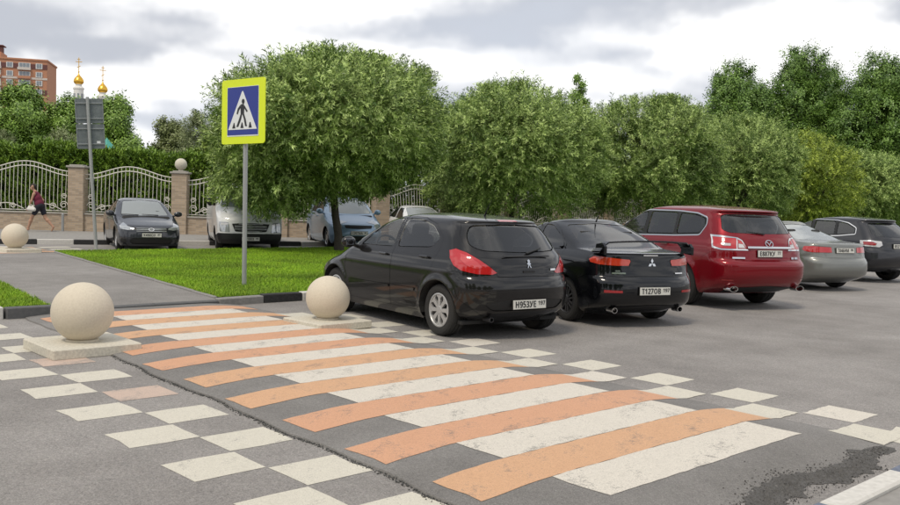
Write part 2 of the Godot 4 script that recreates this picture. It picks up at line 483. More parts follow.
func ground() -> void:
	var mb := MB.new()
	var s := 900.0
	mb.quad(Vector3(-s, 0, s), Vector3(s, 0, s), Vector3(s, 0, -s), Vector3(-s, 0, -s), Vector3.UP)
	var road := struct(mb, "road", M.asphalt, "worn grey asphalt road")
	# hump
	var hump := struct(draped(2.6, 12.16, 3.3, 7.06, 0.004, 64, 1, 0.0), "speed_hump", M.hump_asphalt, "raised asphalt crossing hump between painted chequers")
	var hb := MB.new()
	var nu := 110
	var nv := 40
	var hp := []
	for i in nu + 1:
		var u := lerpf(2.56, 12.16, float(i) / nu)
		var row := []
		var e := hump_edge(u)
		row.append(uv(u, e - 0.012, -0.01))
		for j in nv + 1:
			var v := lerpf(e, 7.0, float(j) / nv)
			row.append(uv(u, v, hump_height(u, v) + 0.002))
		hp.append(row)
	for i in nu:
		for j in nv + 1:
			var q := func(ii: int, jj: int) -> Vector3:
				if jj == 0: return (-VA + Vector3(0, 0.3, 0)).normalized()
				var a: Vector3 = hp[mini(ii + 1, nu)][jj] - hp[maxi(ii - 1, 0)][jj]
				var b: Vector3 = hp[ii][mini(jj + 1, nv + 1)] - hp[ii][maxi(jj - 1, 1)]
				var c := a.cross(b).normalized()
				return c if c.y > 0 else -c
			if j == 0: hb.quad(hp[i][0], hp[i + 1][0], hp[i + 1][1], hp[i][1], -VA)
			else:
				hb.tri(hp[i][j], hp[i + 1][j], hp[i + 1][j + 1], q.call(i, j), q.call(i + 1, j), q.call(i + 1, j + 1))
				hb.tri(hp[i][j], hp[i + 1][j + 1], hp[i][j + 1], q.call(i, j), q.call(i + 1, j + 1), q.call(i, j + 1))
	hump.mesh = hb.mesh()
	# stripes: white and orange in turn
	for k in 20:
		var u0 := 3.0 + PITCH * k
		var u1 := minf(u0 + PITCH, 12.02)
		if k % 2 == 0:
			var v0 := maxf(4.24 + 0.03 * (k - 4) + rng.randf_range(-0.03, 0.03), hump_edge(u0) + 0.55)
			put(draped(u0, u1, v0, 6.44 + rng.randf_range(-0.02, 0.02), 0.0048, 3, 30), "white_stripe", M.white_paint, hump)
		else:
			put(draped(u0 + 0.003, u1 - 0.003, hump_edge(u0) + 0.10 + rng.randf_range(-0.03, 0.04), 6.86, 0.0048, 3, 36), "orange_stripe", M.orange_paint if k in [1, 7, 9, 15, 17] else M.salmon_paint, hump)
	# chequers, two columns on either side of the hump
	for k in range(-4, 20):
		var u0 := 3.0 + PITCH * k
		var inner := posmod(k, 2) == 1
		var j := rng.randf_range(-0.012, 0.012)
		var m: Material = M.check_paint
		if u0 < 11.5:
			var vl := (2.955 if inner else 2.455) + j
			if k in [9, 13]: m = M.pink_paint
			var vr: float = minf(vl + 0.49, hump_edge(u0) - 0.03)
			put(draped(u0 + 0.01, u0 + PITCH - 0.01, vl, vr, 0.0022, 2, 2, 0.008), "chequer_square", m, road)
		if u0 > 2.3 and u0 < 10.6:
			var vr := (6.84 if inner else 7.35) + j
			put(draped(u0 + 0.01, u0 + PITCH - 0.01, vr, vr + 0.49, 0.0048 if inner else 0.0022, 2, 12, 0.006), "chequer_square", M.check_paint if k % 5 else M.white_paint, road)
	put(draped(2.3, 2.3 + PITCH - 0.02, 7.02, 7.52, 0.0022, 2, 4, 0.02), "chequer_square", M.check_paint, road)
	# lawns and path
	var lr := [[12.42, path_right(12.42) + 0.06]]
	for i in 12: lr.append([12.42 + i, path_right(12.42 + i) + 0.06])
	lr[lr.size() - 1] = [23.2, path_right(23.2) + 0.06]
	lr.append_array([[23.2, 120.0], [12.42, 120.0]])
	struct(sheet(lr, 0.11), "lawn", M.soil, "bright green mown lawn under the clipped willows")
	struct(sheet([[12.42, path_left(12.42) - 0.06], [23.2, path_left(23.2) - 0.06], [23.2, -60.0], [12.42, -60.0]], 0.11), "lawn", M.soil, "strip of green lawn left of the asphalt path")
	var pp := []
	for i in 12: pp.append([12.33 + i * 0.98, path_right(12.33 + i * 0.98)])
	for i in 12: pp.append([12.33 + (11 - i) * 0.98, path_left(12.33 + (11 - i) * 0.98)])
	struct(sheet(pp, 0.085), "path", M.path_asphalt, "grey asphalt footpath crossing the lawn")
	# low edging along the path
	var edging := Node3D.new()
	edging.name = "path_edging"
	edging.set_meta("kind", "structure")
	add_child(edging)
	kerb_run(edging, uv(12.5, path_right(12.5) + 0.03), uv(23.1, path_right(23.1) + 0.03), 0.118, ["kerb_grey"], 0.06)
	kerb_run(edging, uv(12.5, path_left(12.5) - 0.03), uv(23.1, path_left(23.1) - 0.03), 0.112, ["kerb_grey"], 0.06)
	# kerbs
	var kerb := Node3D.new()
	kerb.name = "kerb"
	kerb.set_meta("kind", "structure")
	add_child(kerb)
	kerb_run(kerb, uv(12.28, 3.62), uv(12.28, -40.0), 0.16, ["kerb_white", "kerb_dark_grey"])
	kerb_run(kerb, uv(12.25, 3.64), uv(12.25, 4.64), 0.15, ["kerb_dark_grey"])
	kerb_run(kerb, uv(12.25, 4.64), uv(12.25, 6.64), 0.088, ["kerb_dark_grey"])
	kerb_run(kerb, uv(12.25, 6.64), uv(12.3, 7.44), 0.115, ["kerb_grey"])
	kerb_run(kerb, uv(12.3, 7.44), uv(12.3, 8.16), 0.14, ["kerb_black"])
	kerb_run(kerb, uv(12.3, 8.16), uv(12.3, 60.0), 0.14, ["kerb_white", "kerb_black"])
	kerb_run(kerb, uv(23.3, 8.1), uv(23.3, 60.0), 0.10, ["kerb_grey"])
	kerb_run(kerb, uv(23.3, 5.4), uv(23.3, -30.0), 0.10, ["kerb_grey"])
	# near side kerb and pavement
	kerb_run(kerb, uv(2.06, 5.80), uv(2.06, -8.0), 0.12, ["kerb_white", "kerb_blue"])
	kerb_run(kerb, uv(2.06, 5.80), uv(2.2, 12.8), 0.12, ["kerb_blue", "kerb_white"])
	struct(sheet([[1.98, -30], [1.98, 60], [-60, 60], [-60, -30]], 0.09), "pavement", M.pavement, "dusty grey pavement beside the near kerb")
	# far street: kerb, pavement
	var a := Vector3(-30.0, 0, -19.2)
	var b := Vector3(-5.1, 0, -30.5)
	var b2 := Vector3(35.0, 0, -72.0)
	a = b + (Vector3(-12.8, 0, -26.6) - b) * 2.6
	var far_kerb := Node3D.new()
	far_kerb.name = "kerb"
	far_kerb.name = "far_kerb"
	far_kerb.set_meta("kind", "structure")
	add_child(far_kerb)
	kerb_run(far_kerb, a, b, 0.15, ["kerb_white", "kerb_black"])
	kerb_run(far_kerb, b, b2, 0.15, ["kerb_white", "kerb_black"])
	var pv := MB.new()
	var q0 := a + Vector3(-0.03, 0.12, -0.07)
	var q1 := b + Vector3(0.03, 0.12, -0.1)
	var q2 := b2 + Vector3(0.05, 0.12, -0.05)
	pv.quad(q0, q1, Vector3(-3.0, 0.12, -60), Vector3(-60, 0.12, -60), Vector3.UP)
	pv.quad(q1, q2, Vector3(35, 0.12, -100), Vector3(-3.0, 0.12, -60), Vector3.UP)
	struct(pv, "pavement", M.pavement, "far pavement in front of the iron fence")
	# far crossing: orange and white bars on the far street
	for k in 8:
		var u0 := 23.55 + PITCH * k
		put(draped(u0, u0 + PITCH - 0.01, 4.6 + 0.1 * k, 8.1 if k % 2 else 8.6, 0.006, 2, 2, 0.01), "white_stripe" if k % 2 else "orange_stripe", M.white_paint if k % 2 else M.orange_paint, road)
	for k in 4:
		put(draped(23.6 + k * 0.88, 24.0 + k * 0.88, 8.75, 9.6, 0.006, 2, 2, 0.01), "chequer_square", M.check_paint, road)
	grass()

func grass() -> void:
	var blade := MB.new()
	var r := RandomNumberGenerator.new()
	r.seed = 11
	for i in 8:
		var a := r.randf() * TAU
		var d := Vector3(cos(a), 0, sin(a))
		var w := Vector3(-d.z, 0, d.x) * 0.003
		var o := Vector3(r.randf_range(-0.035, 0.035), 0, r.randf_range(-0.035, 0.035))
		var h := r.randf_range(0.025, 0.055)
		var lean := r.randf_range(0.01, 0.045)
		var p1 := o + Vector3(0, h * 0.6, 0) + d * lean * 0.35
		var p2 := o + Vector3(0, h, 0) + d * lean
		blade.quad(o - w, o + w, p1 + w * 0.8, p1 - w * 0.8, d + Vector3.UP)
		blade.flat(p1 - w * 0.8, p1 + w * 0.8, p2, d + Vector3.UP)
	var bm := blade.mesh()
	var gm := mat("grass_blade", Color.WHITE, 0.7)
	gm.vertex_color_use_as_albedo = true
	gm.backlight_enabled = true
	gm.backlight = Color(0.12, 0.2, 0.03)
	for side in 2:
		var pts: Array[Transform3D] = []
		var cols: Array[Color] = []
		var n := 80000 if side == 0 else 24000
		var nz := FastNoiseLite.new(); nz.seed = 77; nz.frequency = 0.45; nz.fractal_octaves = 4
		for i in n:
			var u := 12.4 + 10.75 * r.randf()
			var v: float
			if side == 0:
				v = path_right(u) + 0.07 + (r.randf() ** 1.25) * 14.0
				if r.randf() < 0.12: v = path_right(u) + 14.0 + r.randf() * 25.0
			else:
				u = 12.4 + (r.randf() ** 1.4) * 10.7
				v = path_left(u) - 0.07 - r.randf() * 4.5
			var s := r.randf_range(0.7, 1.35)
			pts.append(Transform3D(Basis(Vector3.UP, r.randf() * TAU).scaled(Vector3(s, s * r.randf_range(0.75, 1.1), s)), uv(u, v, 0.108)))
			var k := r.randf_range(0.75, 1.25) * (1.0 + 0.55 * nz.get_noise_2d(u, v))
			var dry := 0.35 if r.randf() < 0.10 else 0.0
			cols.append(Color(lerpf(0.21, 0.34, dry) * k, lerpf(0.36, 0.33, dry) * k, 0.010 * k))
		var o := scatter(bm, pts, cols, "grass", gm, self)
		tag(o, "short bright green grass blades " + ("under the willow trees" if side == 0 else "between kerb and footpath"), "grass", "", "stuff")

func scatter(m: Mesh, xf: Array[Transform3D], cols: Array[Color], called: String, material: Material, parent: Node) -> MultiMeshInstance3D:
	var mm := MultiMesh.new()
	mm.transform_format = MultiMesh.TRANSFORM_3D
	mm.use_colors = cols.size() > 0
	mm.mesh = m
	mm.instance_count = xf.size()
	for i in xf.size():
		mm.set_instance_transform(i, xf[i])
		if cols.size(): mm.set_instance_color(i, cols[i])
	var o := MultiMeshInstance3D.new()
	o.name = numbered(called) if parent == self else called
	o.multimesh = mm
	o.material_override = material
	parent.add_child(o, true)
	return o

func debris() -> void:
	# crumbled asphalt where the hump ends at the near kerb, and along its broken edge
	var r := RandomNumberGenerator.new()
	r.seed = 99
	var chip := MB.new()
	chip.ball(Vector3.ZERO, Vector3(0.5, 0.32, 0.42), 6, 4)
	var cm := mat("asphalt_crumb", Color.WHITE, 0.95)
	cm.vertex_color_use_as_albedo = true
	# the broken lip itself: a rough dark strip
	var nz := FastNoiseLite.new(); nz.seed = 5; nz.frequency = 1.6; nz.fractal_octaves = 4
	var pp := []
	for a in 161:
		var v := lerpf(4.15, 6.82, a / 160.0)
		var ends := sin(PI * clampf(a / 160.0, 0.0, 1.0))
		var mid := 2.50 + 0.05 * sin(v * 5.0) + 0.02 * sin(v * 13.0)
		var w0 := (0.05 + 0.075 * sqrt(ends)) * (1.0 + 0.5 * nz.get_noise_2d(v * 4.0, 0.0))
		var w1 := (0.05 + 0.075 * sqrt(ends)) * (1.0 + 0.5 * nz.get_noise_2d(v * 4.0, 9.0))
		var row := []
		for b in 17:
			var f := b / 16.0
			var u := lerpf(mid - w0, mid + w1, f)
			var hh := sin(PI * f) * ends * (0.010 + 0.030 * nz.get_noise_2d(v * 14.0, u * 14.0))
			row.append(uv(u, v, hump_height(u, v) + 0.003 + maxf(hh, -0.001)))
		pp.append(row)
	var lip := MB.new()
	for a in 160:
		for b in 16: lip.quad(pp[a][b], pp[a + 1][b], pp[a + 1][b + 1], pp[a][b + 1], Vector3.UP)
	var lp := struct(lip, "asphalt_edge", M.broken_asphalt, "rough dark broken asphalt edge by the near kerb")
	var xf: Array[Transform3D] = []
	var cols: Array[Color] = []
	for i in 5000:
		var t := r.randf()
		var v := lerpf(4.3, 6.75, t)
		var mid := 2.50 + 0.05 * sin(v * 5.0) + 0.02 * sin(v * 13.0)
		var wid := 0.075 * sin(PI * clampf(t * 0.9 + 0.1, 0, 1)) + 0.02
		var u := mid + r.randfn() * wid
		var s := 0.003 + 0.011 * r.randf() ** 3.0
		xf.append(Transform3D(Basis.from_euler(Vector3(r.randf() * 6, r.randf() * 6, r.randf() * 6)).scaled(Vector3.ONE * s), uv(u, v, 0.004 + hump_height(u, v) + s * 0.15)))
		var k := 0.05 + 0.12 * r.randf() ** 1.5
		cols.append(Color(k, k * 0.97, k * 0.93))
	var o := scatter(chip.mesh(), xf, cols, "gravel", cm, self)
	tag(o, "dark crumbled asphalt at the end of the hump by the near kerb", "gravel", "", "stuff")
	xf = []; cols = []
	for i in 1700:
		var u := lerpf(2.8, 9.0, r.randf())
		var v := hump_edge(u) - absf(r.randfn()) * 0.02 - 0.004
		var s := 0.005 + 0.012 * r.randf() ** 2.0
		xf.append(Transform3D(Basis.from_euler(Vector3(r.randf() * 6, r.randf() * 6, r.randf() * 6)).scaled(Vector3.ONE * s), uv(u, v, 0.002 + s * 0.2)))
		var k := 0.05 + 0.08 * r.randf()
		cols.append(Color(k, k, k * 0.97))
	o = scatter(chip.mesh(), xf, cols, "tar_crumbs", cm, self)
	tag(o, "line of black tar crumbs along the broken edge of the hump", "gravel", "", "stuff")

# ---------------------------------------------------------------- cars
# A body is a stack of plan outlines: for every height y the outline runs from the nose (s = 0) round the
# side to the tail (s = smax). Panels are polygons in (s, y), cut from that hull with gaps between them.
class Hull:
	const N := 600
	var y0: float; var y1: float
	var T := {}
	var L: float; var sl: float; var smax: float
	var kf := 0.05; var kr := 0.045
	var arches := []       # [x, y, r, flare]
	var wmax := 0.9
	func setup(sp: Dictionary) -> void:
		L = sp.L
		var w: Array = sp.W
		y0 = w[0][0]; y1 = w[w.size() - 1][0]
		for k in ["F", "R", "W", "cf", "cr", "nf", "nr"]: T[k] = table(sp[k])
		for p in w: wmax = maxf(wmax, p[1])
		kf = sp.get("kf", 0.05); kr = sp.get("kr", 0.045)
		sl = L - 1.0
		smax = 1.8 + sl
		for x in [sp.xf, sp.xr]: arches.append([x, sp.r, sp.get("ra", sp.r + 0.055), sp.get("flare", 0.014)])
	func table(p: Array) -> PackedFloat32Array:
		# monotone cubic through [y, value]
		var n := p.size()
		var d := []; var m := []
		for i in n - 1: d.append((p[i + 1][1] - p[i][1]) / maxf(p[i + 1][0] - p[i][0], 1e-6))
		for i in n:
			if i == 0: m.append(d[0])
			elif i == n - 1: m.append(d[n - 2])
			elif d[i - 1] * d[i] <= 0.0: m.append(0.0)
			else: m.append(2.0 * d[i - 1] * d[i] / (d[i - 1] + d[i]))
		var o := PackedFloat32Array()
		o.resize(N + 1)
		var k := 0
		for j in N + 1:
			var y := lerpf(y0, y1, float(j) / N)
			while k < n - 2 and y > p[k + 1][0]: k += 1
			if y <= p[0][0]: o[j] = p[0][1]; continue
			if y >= p[n - 1][0]: o[j] = p[n - 1][1]; continue
			var h: float = p[k + 1][0] - p[k][0]
			var t := clampf((y - p[k][0]) / h, 0.0, 1.0)
			var t2 := t * t; var t3 := t2 * t
			o[j] = (2 * t3 - 3 * t2 + 1) * p[k][1] + (t3 - 2 * t2 + t) * h * m[k] + (-2 * t3 + 3 * t2) * p[k + 1][1] + (t3 - t2) * h * m[k + 1]
		return o
	func g(k: String, y: float) -> float:
		var a: PackedFloat32Array = T[k]
		var f := clampf((y - y0) / (y1 - y0), 0.0, 1.0) * N
		var i := mini(int(f), N - 1)
		return lerpf(a[i], a[i + 1], f - i)
	func caps(y: float) -> Vector4:
		# nose x, tail x, cap lengths
		var f := g("F", y); var r := g("R", y)
		var most := maxf((r - f) * 0.5, 0.001)
		return Vector4(f, r, minf(g("cf", y), most), minf(g("cr", y), most))
	func P(s: float, y: float) -> Vector3:
		var c := caps(y)
		var w := maxf(g("W", y), 0.0)
		var x: float; var z: float
		if s <= 0.9:
			var e := 2.0 / g("nf", y)
			var a := clampf(s / 0.9, 0.0, 1.0) * PI / 2
			z = w * pow(sin(a), e); x = c.x + c.z * (1.0 - pow(maxf(cos(a), 0.0), e))
		elif s < 0.9 + sl:
			x = lerpf(c.x + c.z, c.y - c.w, (s - 0.9) / sl); z = w
		else:
			var e := 2.0 / g("nr", y)
			var a := clampf((smax - s) / 0.9, 0.0, 1.0) * PI / 2
			z = w * pow(sin(a), e); x = c.y - c.w * (1.0 - pow(maxf(cos(a), 0.0), e))
		var t := (x - L * 0.47) / L
		z *= 1.0 - (kf * 4.0 * t * t if t < 0 else kr * 4.0 * t * t)
		if z > wmax * 0.7:
			for ar in arches:
				var dd: float = Vector2(x - ar[0], y - ar[1]).length() - ar[2]
				if dd < 0.16: z += ar[3] * exp(-dd * dd / 0.0028) * clampf((0.95 - y) * 6.0, 0.0, 1.0)
		return Vector3(z, y, x - L * 0.5)
	func Nn(s: float, y: float) -> Vector3:
		var ds := 0.012; var dy := 0.006
		var a := P(minf(s + ds, smax), y) - P(maxf(s - ds, 0.0), y)
		var ya := minf(y + dy, y1 - 0.0005); var yb := maxf(y - dy, y0)
		var b := P(s, ya) - P(s, yb)
		var c := b.cross(a)
		if c.length_squared() < 1e-14: return Vector3.UP
		c = c.normalized()
		var mid := Vector3(0.0, y1 * 0.45, 0.0)
		if c.dot(P(s, y) - mid) < 0.0: c = -c
		return c
	func side(x: float, y: float) -> Vector2:
		var c := caps(y)
		if x < c.x + c.z:
			var t := clampf(1.0 - (x - c.x) / maxf(c.z, 1e-4), 0.0, 1.0)
			return Vector2(acos(clampf(pow(t, g("nf", y) / 2.0), 0.0, 1.0)) / (PI / 2) * 0.9, y)
		if x > c.y - c.w:
			var t := clampf(1.0 - (c.y - x) / maxf(c.w, 1e-4), 0.0, 1.0)
			return Vector2(smax - acos(clampf(pow(t, g("nr", y) / 2.0), 0.0, 1.0)) / (PI / 2) * 0.9, y)
		return Vector2(0.9 + sl * (x - c.x - c.z) / maxf(c.y - c.w - c.x - c.z, 1e-4), y)
	func rear(z: float, y: float) -> Vector2:
		if z <= 0.001: return Vector2(smax + 0.06, y)
		var c := caps(y)
		var t := (c.y - L * 0.47) / L
		var w := maxf(g("W", y) * (1.0 - kr * 4.0 * t * t * 0.9), 0.01)
		var a := asin(clampf(pow(z / w, g("nr", y) / 2.0), 0.0, 1.0)) / (PI / 2)
		return Vector2(smax - a * 0.9, y)
	func front(z: float, y: float) -> Vector2:
		if z <= 0.001: return Vector2(-0.06, y)
		var c := caps(y)
		var t := (c.x - L * 0.47) / L
		var w := maxf(g("W", y) * (1.0 - kf * 4.0 * t * t * 0.9), 0.01)
		var a := asin(clampf(pow(z / w, g("nf", y) / 2.0), 0.0, 1.0)) / (PI / 2)
		return Vector2(a * 0.9, y)
	func poly(k: String, p: Array) -> PackedVector2Array:
		# "s": [x, y, ...] seen from the side; "r" / "f": [z, y, ...] seen from behind / in front; "m": [["s", x, y], ["r", z, y] ...]
		var o := PackedVector2Array()
		if k == "m":
			var q := []
			for e in p: q.append(Vector2(smax - e[1], e[2]) if e[0] == "q" else side(e[1], e[2]) if e[0] == "s" else rear(e[1], e[2]) if e[0] == "r" else front(e[1], e[2]))
			for i in q.size():
				for j in 4: o.append((q[i] as Vector2).lerp(q[(i + 1) % q.size()], j / 4.0))
			return o
		var n := p.size() / 2
		for i in n:
			var a := Vector2(p[2 * i], p[2 * i + 1])
			var b := Vector2(p[2 * ((i + 1) % n)], p[2 * ((i + 1) % n) + 1])
			for j in 8:
				var c := a.lerp(b, j / 8.0)
				o.append(side(c.x, c.y) if k == "s" else rear(c.x, c.y) if k == "r" else front(c.x, c.y))
		return o

func rounded(p: Array, r: float, steps := 4) -> Array:
	# cuts the corners of a flat [x, y, ...] outline into arcs
	var n := p.size() / 2
	var o := []
	for i in n:
		var a := Vector2(p[2 * ((i + n - 1) % n)], p[2 * ((i + n - 1) % n) + 1])
		var b := Vector2(p[2 * i], p[2 * i + 1])
		var c := Vector2(p[2 * ((i + 1) % n)], p[2 * ((i + 1) % n) + 1])
		var ra := minf(r, minf(a.distance_to(b), b.distance_to(c)) * 0.45)
		if b.x <= 0.001:
			o.append_array([b.x, b.y]); continue
		var p0 := b + (a - b).normalized() * ra
		var p2 := b + (c - b).normalized() * ra
		for k in steps + 1:
			var t := float(k) / steps
			var q := p0.lerp(b, t).lerp(b.lerp(p2, t), t)
			o.append_array([q.x, q.y])
	return o

func inset(p: Array, d: float) -> Array:
	var a := PackedVector2Array()
	for i in p.size() / 2: a.append(Vector2(p[2 * i], p[2 * i + 1]))
	var o := []
	for q in Geometry2D.offset_polygon(a, -d)[0]: o.append_array([q.x, q.y])
	return o

func tailq(p: Array) -> Array:
	# [distance from the tail's middle along the skin, y, ...]
	var o := []
	for i in p.size() / 2: o.append(["q", p[2 * i], p[2 * i + 1]])
	return o

func arch_poly(x: float, y: float, r: float, low: float) -> Array:
	var o := [x + r * 0.99, low - 0.06]
	for i in 17:
		var a := PI * i / 16.0
		o.append_array([x + r * cos(a), y + r * sin(a)])
	o.append_array([x - r * 0.99, low - 0.06])
	return o

func poly_area(p: PackedVector2Array) -> float:
	var a := 0.0
	for i in p.size(): a += p[i].cross(p[(i + 1) % p.size()])
	return absf(a) * 0.5

func frame_of(h: Hull, sp: Vector2, side: int) -> Transform3D:
	# a placement on the hull: x to the right of the surface, y up, z outwards
	var p := h.P(sp.x, sp.y); var n := h.Nn(sp.x, sp.y)
	p.x *= side; n.x *= side
	var up := (Vector3.UP - n * n.y).normalized()
	return Transform3D(Basis(up.cross(n), up, n), p)

func build_car(sp: Dictionary, called: String, label: String, group: String) -> Node3D:
	var h := Hull.new()
	h.setup(sp)
	var car := thing(called, label, sp.get("category", "car"), Vector3.ZERO, 0.0, group)
	var panels: Array = sp.panels.duplicate()
	for x in [sp.xf, sp.xr]:
		panels.push_front({"n": "", "k": "s", "p": arch_poly(x, sp.r, sp.get("ra", sp.r + 0.055), h.y0)})
	var regs := []
	for d in panels:
		var pl: PackedVector2Array = h.poly(d.k, d.p)
		var gap: float = d.get("g", 0.0035)
		var inner: Array = Geometry2D.offset_polygon(pl, -gap) if gap > 0.0 else [pl]
		var bb := Rect2(pl[0], Vector2.ZERO)
		for q in pl: bb = bb.expand(q)
		regs.append({"d": d, "poly": pl, "inner": inner, "bb": bb, "mb": [MB.new(), MB.new()]})
	var body := MB.new()
	var liner := MB.new()
	var inner := MB.new()     # painted inner skin, only behind sheet metal: windows open onto the seats
	# grid
	var fineness: float = sp.get("fine", 1.0)
	var ss := []
	var nc := int(15 * fineness); var ns := int(46 * fineness)
	for i in nc: ss.append(0.9 * i / nc)
	for i in ns: ss.append(0.9 + h.sl * i / ns)
	for i in nc + 1: ss.append(0.9 + h.sl + 0.9 * i / nc)
	var ys := [h.y0]
	var acc := 0.0
	var total := 0.0
	var cum := []
	for j in 600:
		var ya := lerpf(h.y0, h.y1, j / 600.0); var yb := lerpf(h.y0, h.y1, (j + 1) / 600.0)
		total += maxf(yb - ya, minf(0.012, 0.45 * maxf(maxf(absf(h.g("F", yb) - h.g("F", ya)), absf(h.g("R", yb) - h.g("R", ya))), absf(h.g("W", yb) - h.g("W", ya)))))
		cum.append(total)
	var ny := int(66 * fineness)
	var want := 1
	for j in 600:
		if cum[j] >= total * want / ny:
			ys.append(lerpf(h.y0, h.y1, (j + 1) / 600.0)); want += 1
	ys[ys.size() - 1] = h.y1 - 0.0004
	# grid nodes are worked out once
	var PG := []; var NG := []
	for i in ss.size():
		var pr := PackedVector3Array(); var nr_ := PackedVector3Array()
		for j in ys.size():
			pr.append(h.P(ss[i], ys[j])); nr_.append(h.Nn(ss[i], ys[j]))
		PG.append(pr); NG.append(nr_)
	var whole := func(mb: MB, i: int, j: int, off: float, sides: Array) -> void:
		var n0: Vector3 = NG[i][j]; var n1: Vector3 = NG[i + 1][j]; var n2: Vector3 = NG[i + 1][j + 1]; var n3: Vector3 = NG[i][j + 1]
		var p0: Vector3 = PG[i][j] + n0 * off; var p1: Vector3 = PG[i + 1][j] + n1 * off; var p2: Vector3 = PG[i + 1][j + 1] + n2 * off; var p3: Vector3 = PG[i][j + 1] + n3 * off
		for sd in sides:
			var f := Vector3(sd, 1, 1)
			mb.tri(p0 * f, p1 * f, p2 * f, n0 * f, n1 * f, n2 * f)
			mb.tri(p0 * f, p2 * f, p3 * f, n0 * f, n2 * f, n3 * f)
	var emit := func(mb: MB, pl: PackedVector2Array, off: float, sides: Array) -> void:
		var idx := Geometry2D.triangulate_polygon(pl) if pl.size() > 3 else PackedInt32Array([0, 1, 2])
		if idx.is_empty(): return
		var pp := []; var nn := []
		for q in pl:
			var n := h.Nn(q.x, q.y)
			pp.append(h.P(q.x, q.y) + n * off); nn.append(n)
		for sd in sides:
			var f := Vector3(sd, 1, 1)
			for i in range(0, idx.size(), 3):
				mb.tri(pp[idx[i]] * f, pp[idx[i + 1]] * f, pp[idx[i + 2]] * f, nn[idx[i]] * f, nn[idx[i + 1]] * f, nn[idx[i + 2]] * f)
	for i in ss.size() - 1:
		for j in ys.size() - 1:
			var rect := Rect2(ss[i], ys[j], ss[i + 1] - ss[i], ys[j + 1] - ys[j])
			var rem: Array = [PackedVector2Array([rect.position, Vector2(rect.end.x, rect.position.y), rect.end, Vector2(rect.position.x, rect.end.y)])]
			var see_through := false
			var area := rect.get_area()
			var untouched := true
			for rg in regs:
				if rem.is_empty(): break
				if not rg.bb.intersects(rect): continue
				var d: Dictionary = rg.d
				var nxt := []
				var hole: bool = d.n == "" or str(d.get("m", "")).ends_with("glass")
				for piece in rem:
					if d.n != "":
						for ip in rg.inner:
							for cut in Geometry2D.intersect_polygons(piece, ip):
								if cut.size() < 3: continue
								var full: bool = untouched and cut.size() == 4 and absf(poly_area(cut) - area) < area * 0.0005
								var jobs := [[rg.mb[0], [-1.0, 1.0]]] if d.get("c", false) else [[rg.mb[0], [-1.0]], [rg.mb[1], [1.0]]]
								for job in jobs:
									if full: whole.call(job[0], i, j, d.get("o", 0.0), job[1])
									else: emit.call(job[0], cut, d.get("o", 0.0), job[1])
					if hole and not see_through:
						if Geometry2D.intersect_polygons(piece, rg.poly).size(): see_through = true
					var left := Geometry2D.clip_polygons(piece, rg.poly)
					if left.size() != 1 or left[0].size() != 4 or absf(poly_area(left[0]) - area) > area * 0.0005: untouched = false
					for cut in left:
						if cut.size() >= 3 and not Geometry2D.is_polygon_clockwise(cut): nxt.append(cut)
				rem = nxt
			if untouched: whole.call(body, i, j, 0.0, [-1.0, 1.0])
			else:
				for piece in rem: emit.call(body, piece, 0.0, [-1.0, 1.0])
			if not see_through: whole.call(inner, i, j, -0.014, [-1.0, 1.0])
	# wheel wells and floor
	for ar in h.arches:
		for sd in [-1.0, 1.0]:
			for k in 18:
				var q := []
				for kk in [k, k + 1]:
					var a: float = PI * (1.12 * kk / 18.0 - 0.06)
					var x: float = ar[0] + (ar[2] - 0.002) * cos(a); var y: float = maxf(ar[1] + (ar[2] - 0.002) * sin(a), h.y0)
					var o := h.P(h.side(x, y).x, y)
					q.append(Vector3((o.x - 0.004) * sd, y, x - h.L * 0.5)); q.append(Vector3((o.x - 0.32) * sd, y, x - h.L * 0.5))
				liner.quad(q[0], q[1], q[3], q[2], Vector3(0, (q[0] as Vector3).y - 1.0, 0))
			var zc: float = (h.g("W", ar[1]) - 0.32) * sd
			for k in 18:
				var a0: float = PI * k / 18.0; var a1: float = PI * (k + 1) / 18.0
				liner.flat(Vector3(zc, ar[1], ar[0] - h.L * 0.5), Vector3(zc, ar[1] + ar[2] * sin(a0), ar[0] + ar[2] * cos(a0) - h.L * 0.5), Vector3(zc, ar[1] + ar[2] * sin(a1), ar[0] + ar[2] * cos(a1) - h.L * 0.5), Vector3(sd, 0, 0))
	var fw: float = h.g("W", h.y0) - 0.02
	var c0 := h.caps(h.y0)
	var zs := [c0.x + 0.12, sp.xf - 0.36, sp.xf + 0.36, sp.xr - 0.36, sp.xr + 0.36, c0.y - 0.12]
	for k in 5:
		var ww := fw if k % 2 == 0 else fw - 0.28
		liner.cbox(Vector3(0, h.y0 + 0.03, (zs[k] + zs[k + 1]) * 0.5 - h.L * 0.5), Vector3(ww * 1.96, 0.05, absf(zs[k + 1] - zs[k]) + 0.02), 0.01)
	put(body, "body", M[sp.paint], car)
	put(inner, "inner_shell", M[sp.paint], car)
	put(liner, "underbody", M.liner, car)
	var made := {}
	for want_parent in [false, true]:
		for rg in regs:
			var d: Dictionary = rg.d
			if d.n == "" or d.has("par") != want_parent: continue
			for k in 2:
				if rg.mb[k].v.size() == 0: continue
				var parent: Node = car
				if d.has("par"): parent = made.get(d.par + str(k), made.get(d.par + "0", car))
				var o := put(rg.mb[k], d.n, M[d.get("m", sp.paint)], parent)
				if not made.has(d.n + str(k)): made[d.n + str(k)] = o
				if d.has("l"): o.set_meta("label", d.l)
	car.set_meta("made", made)
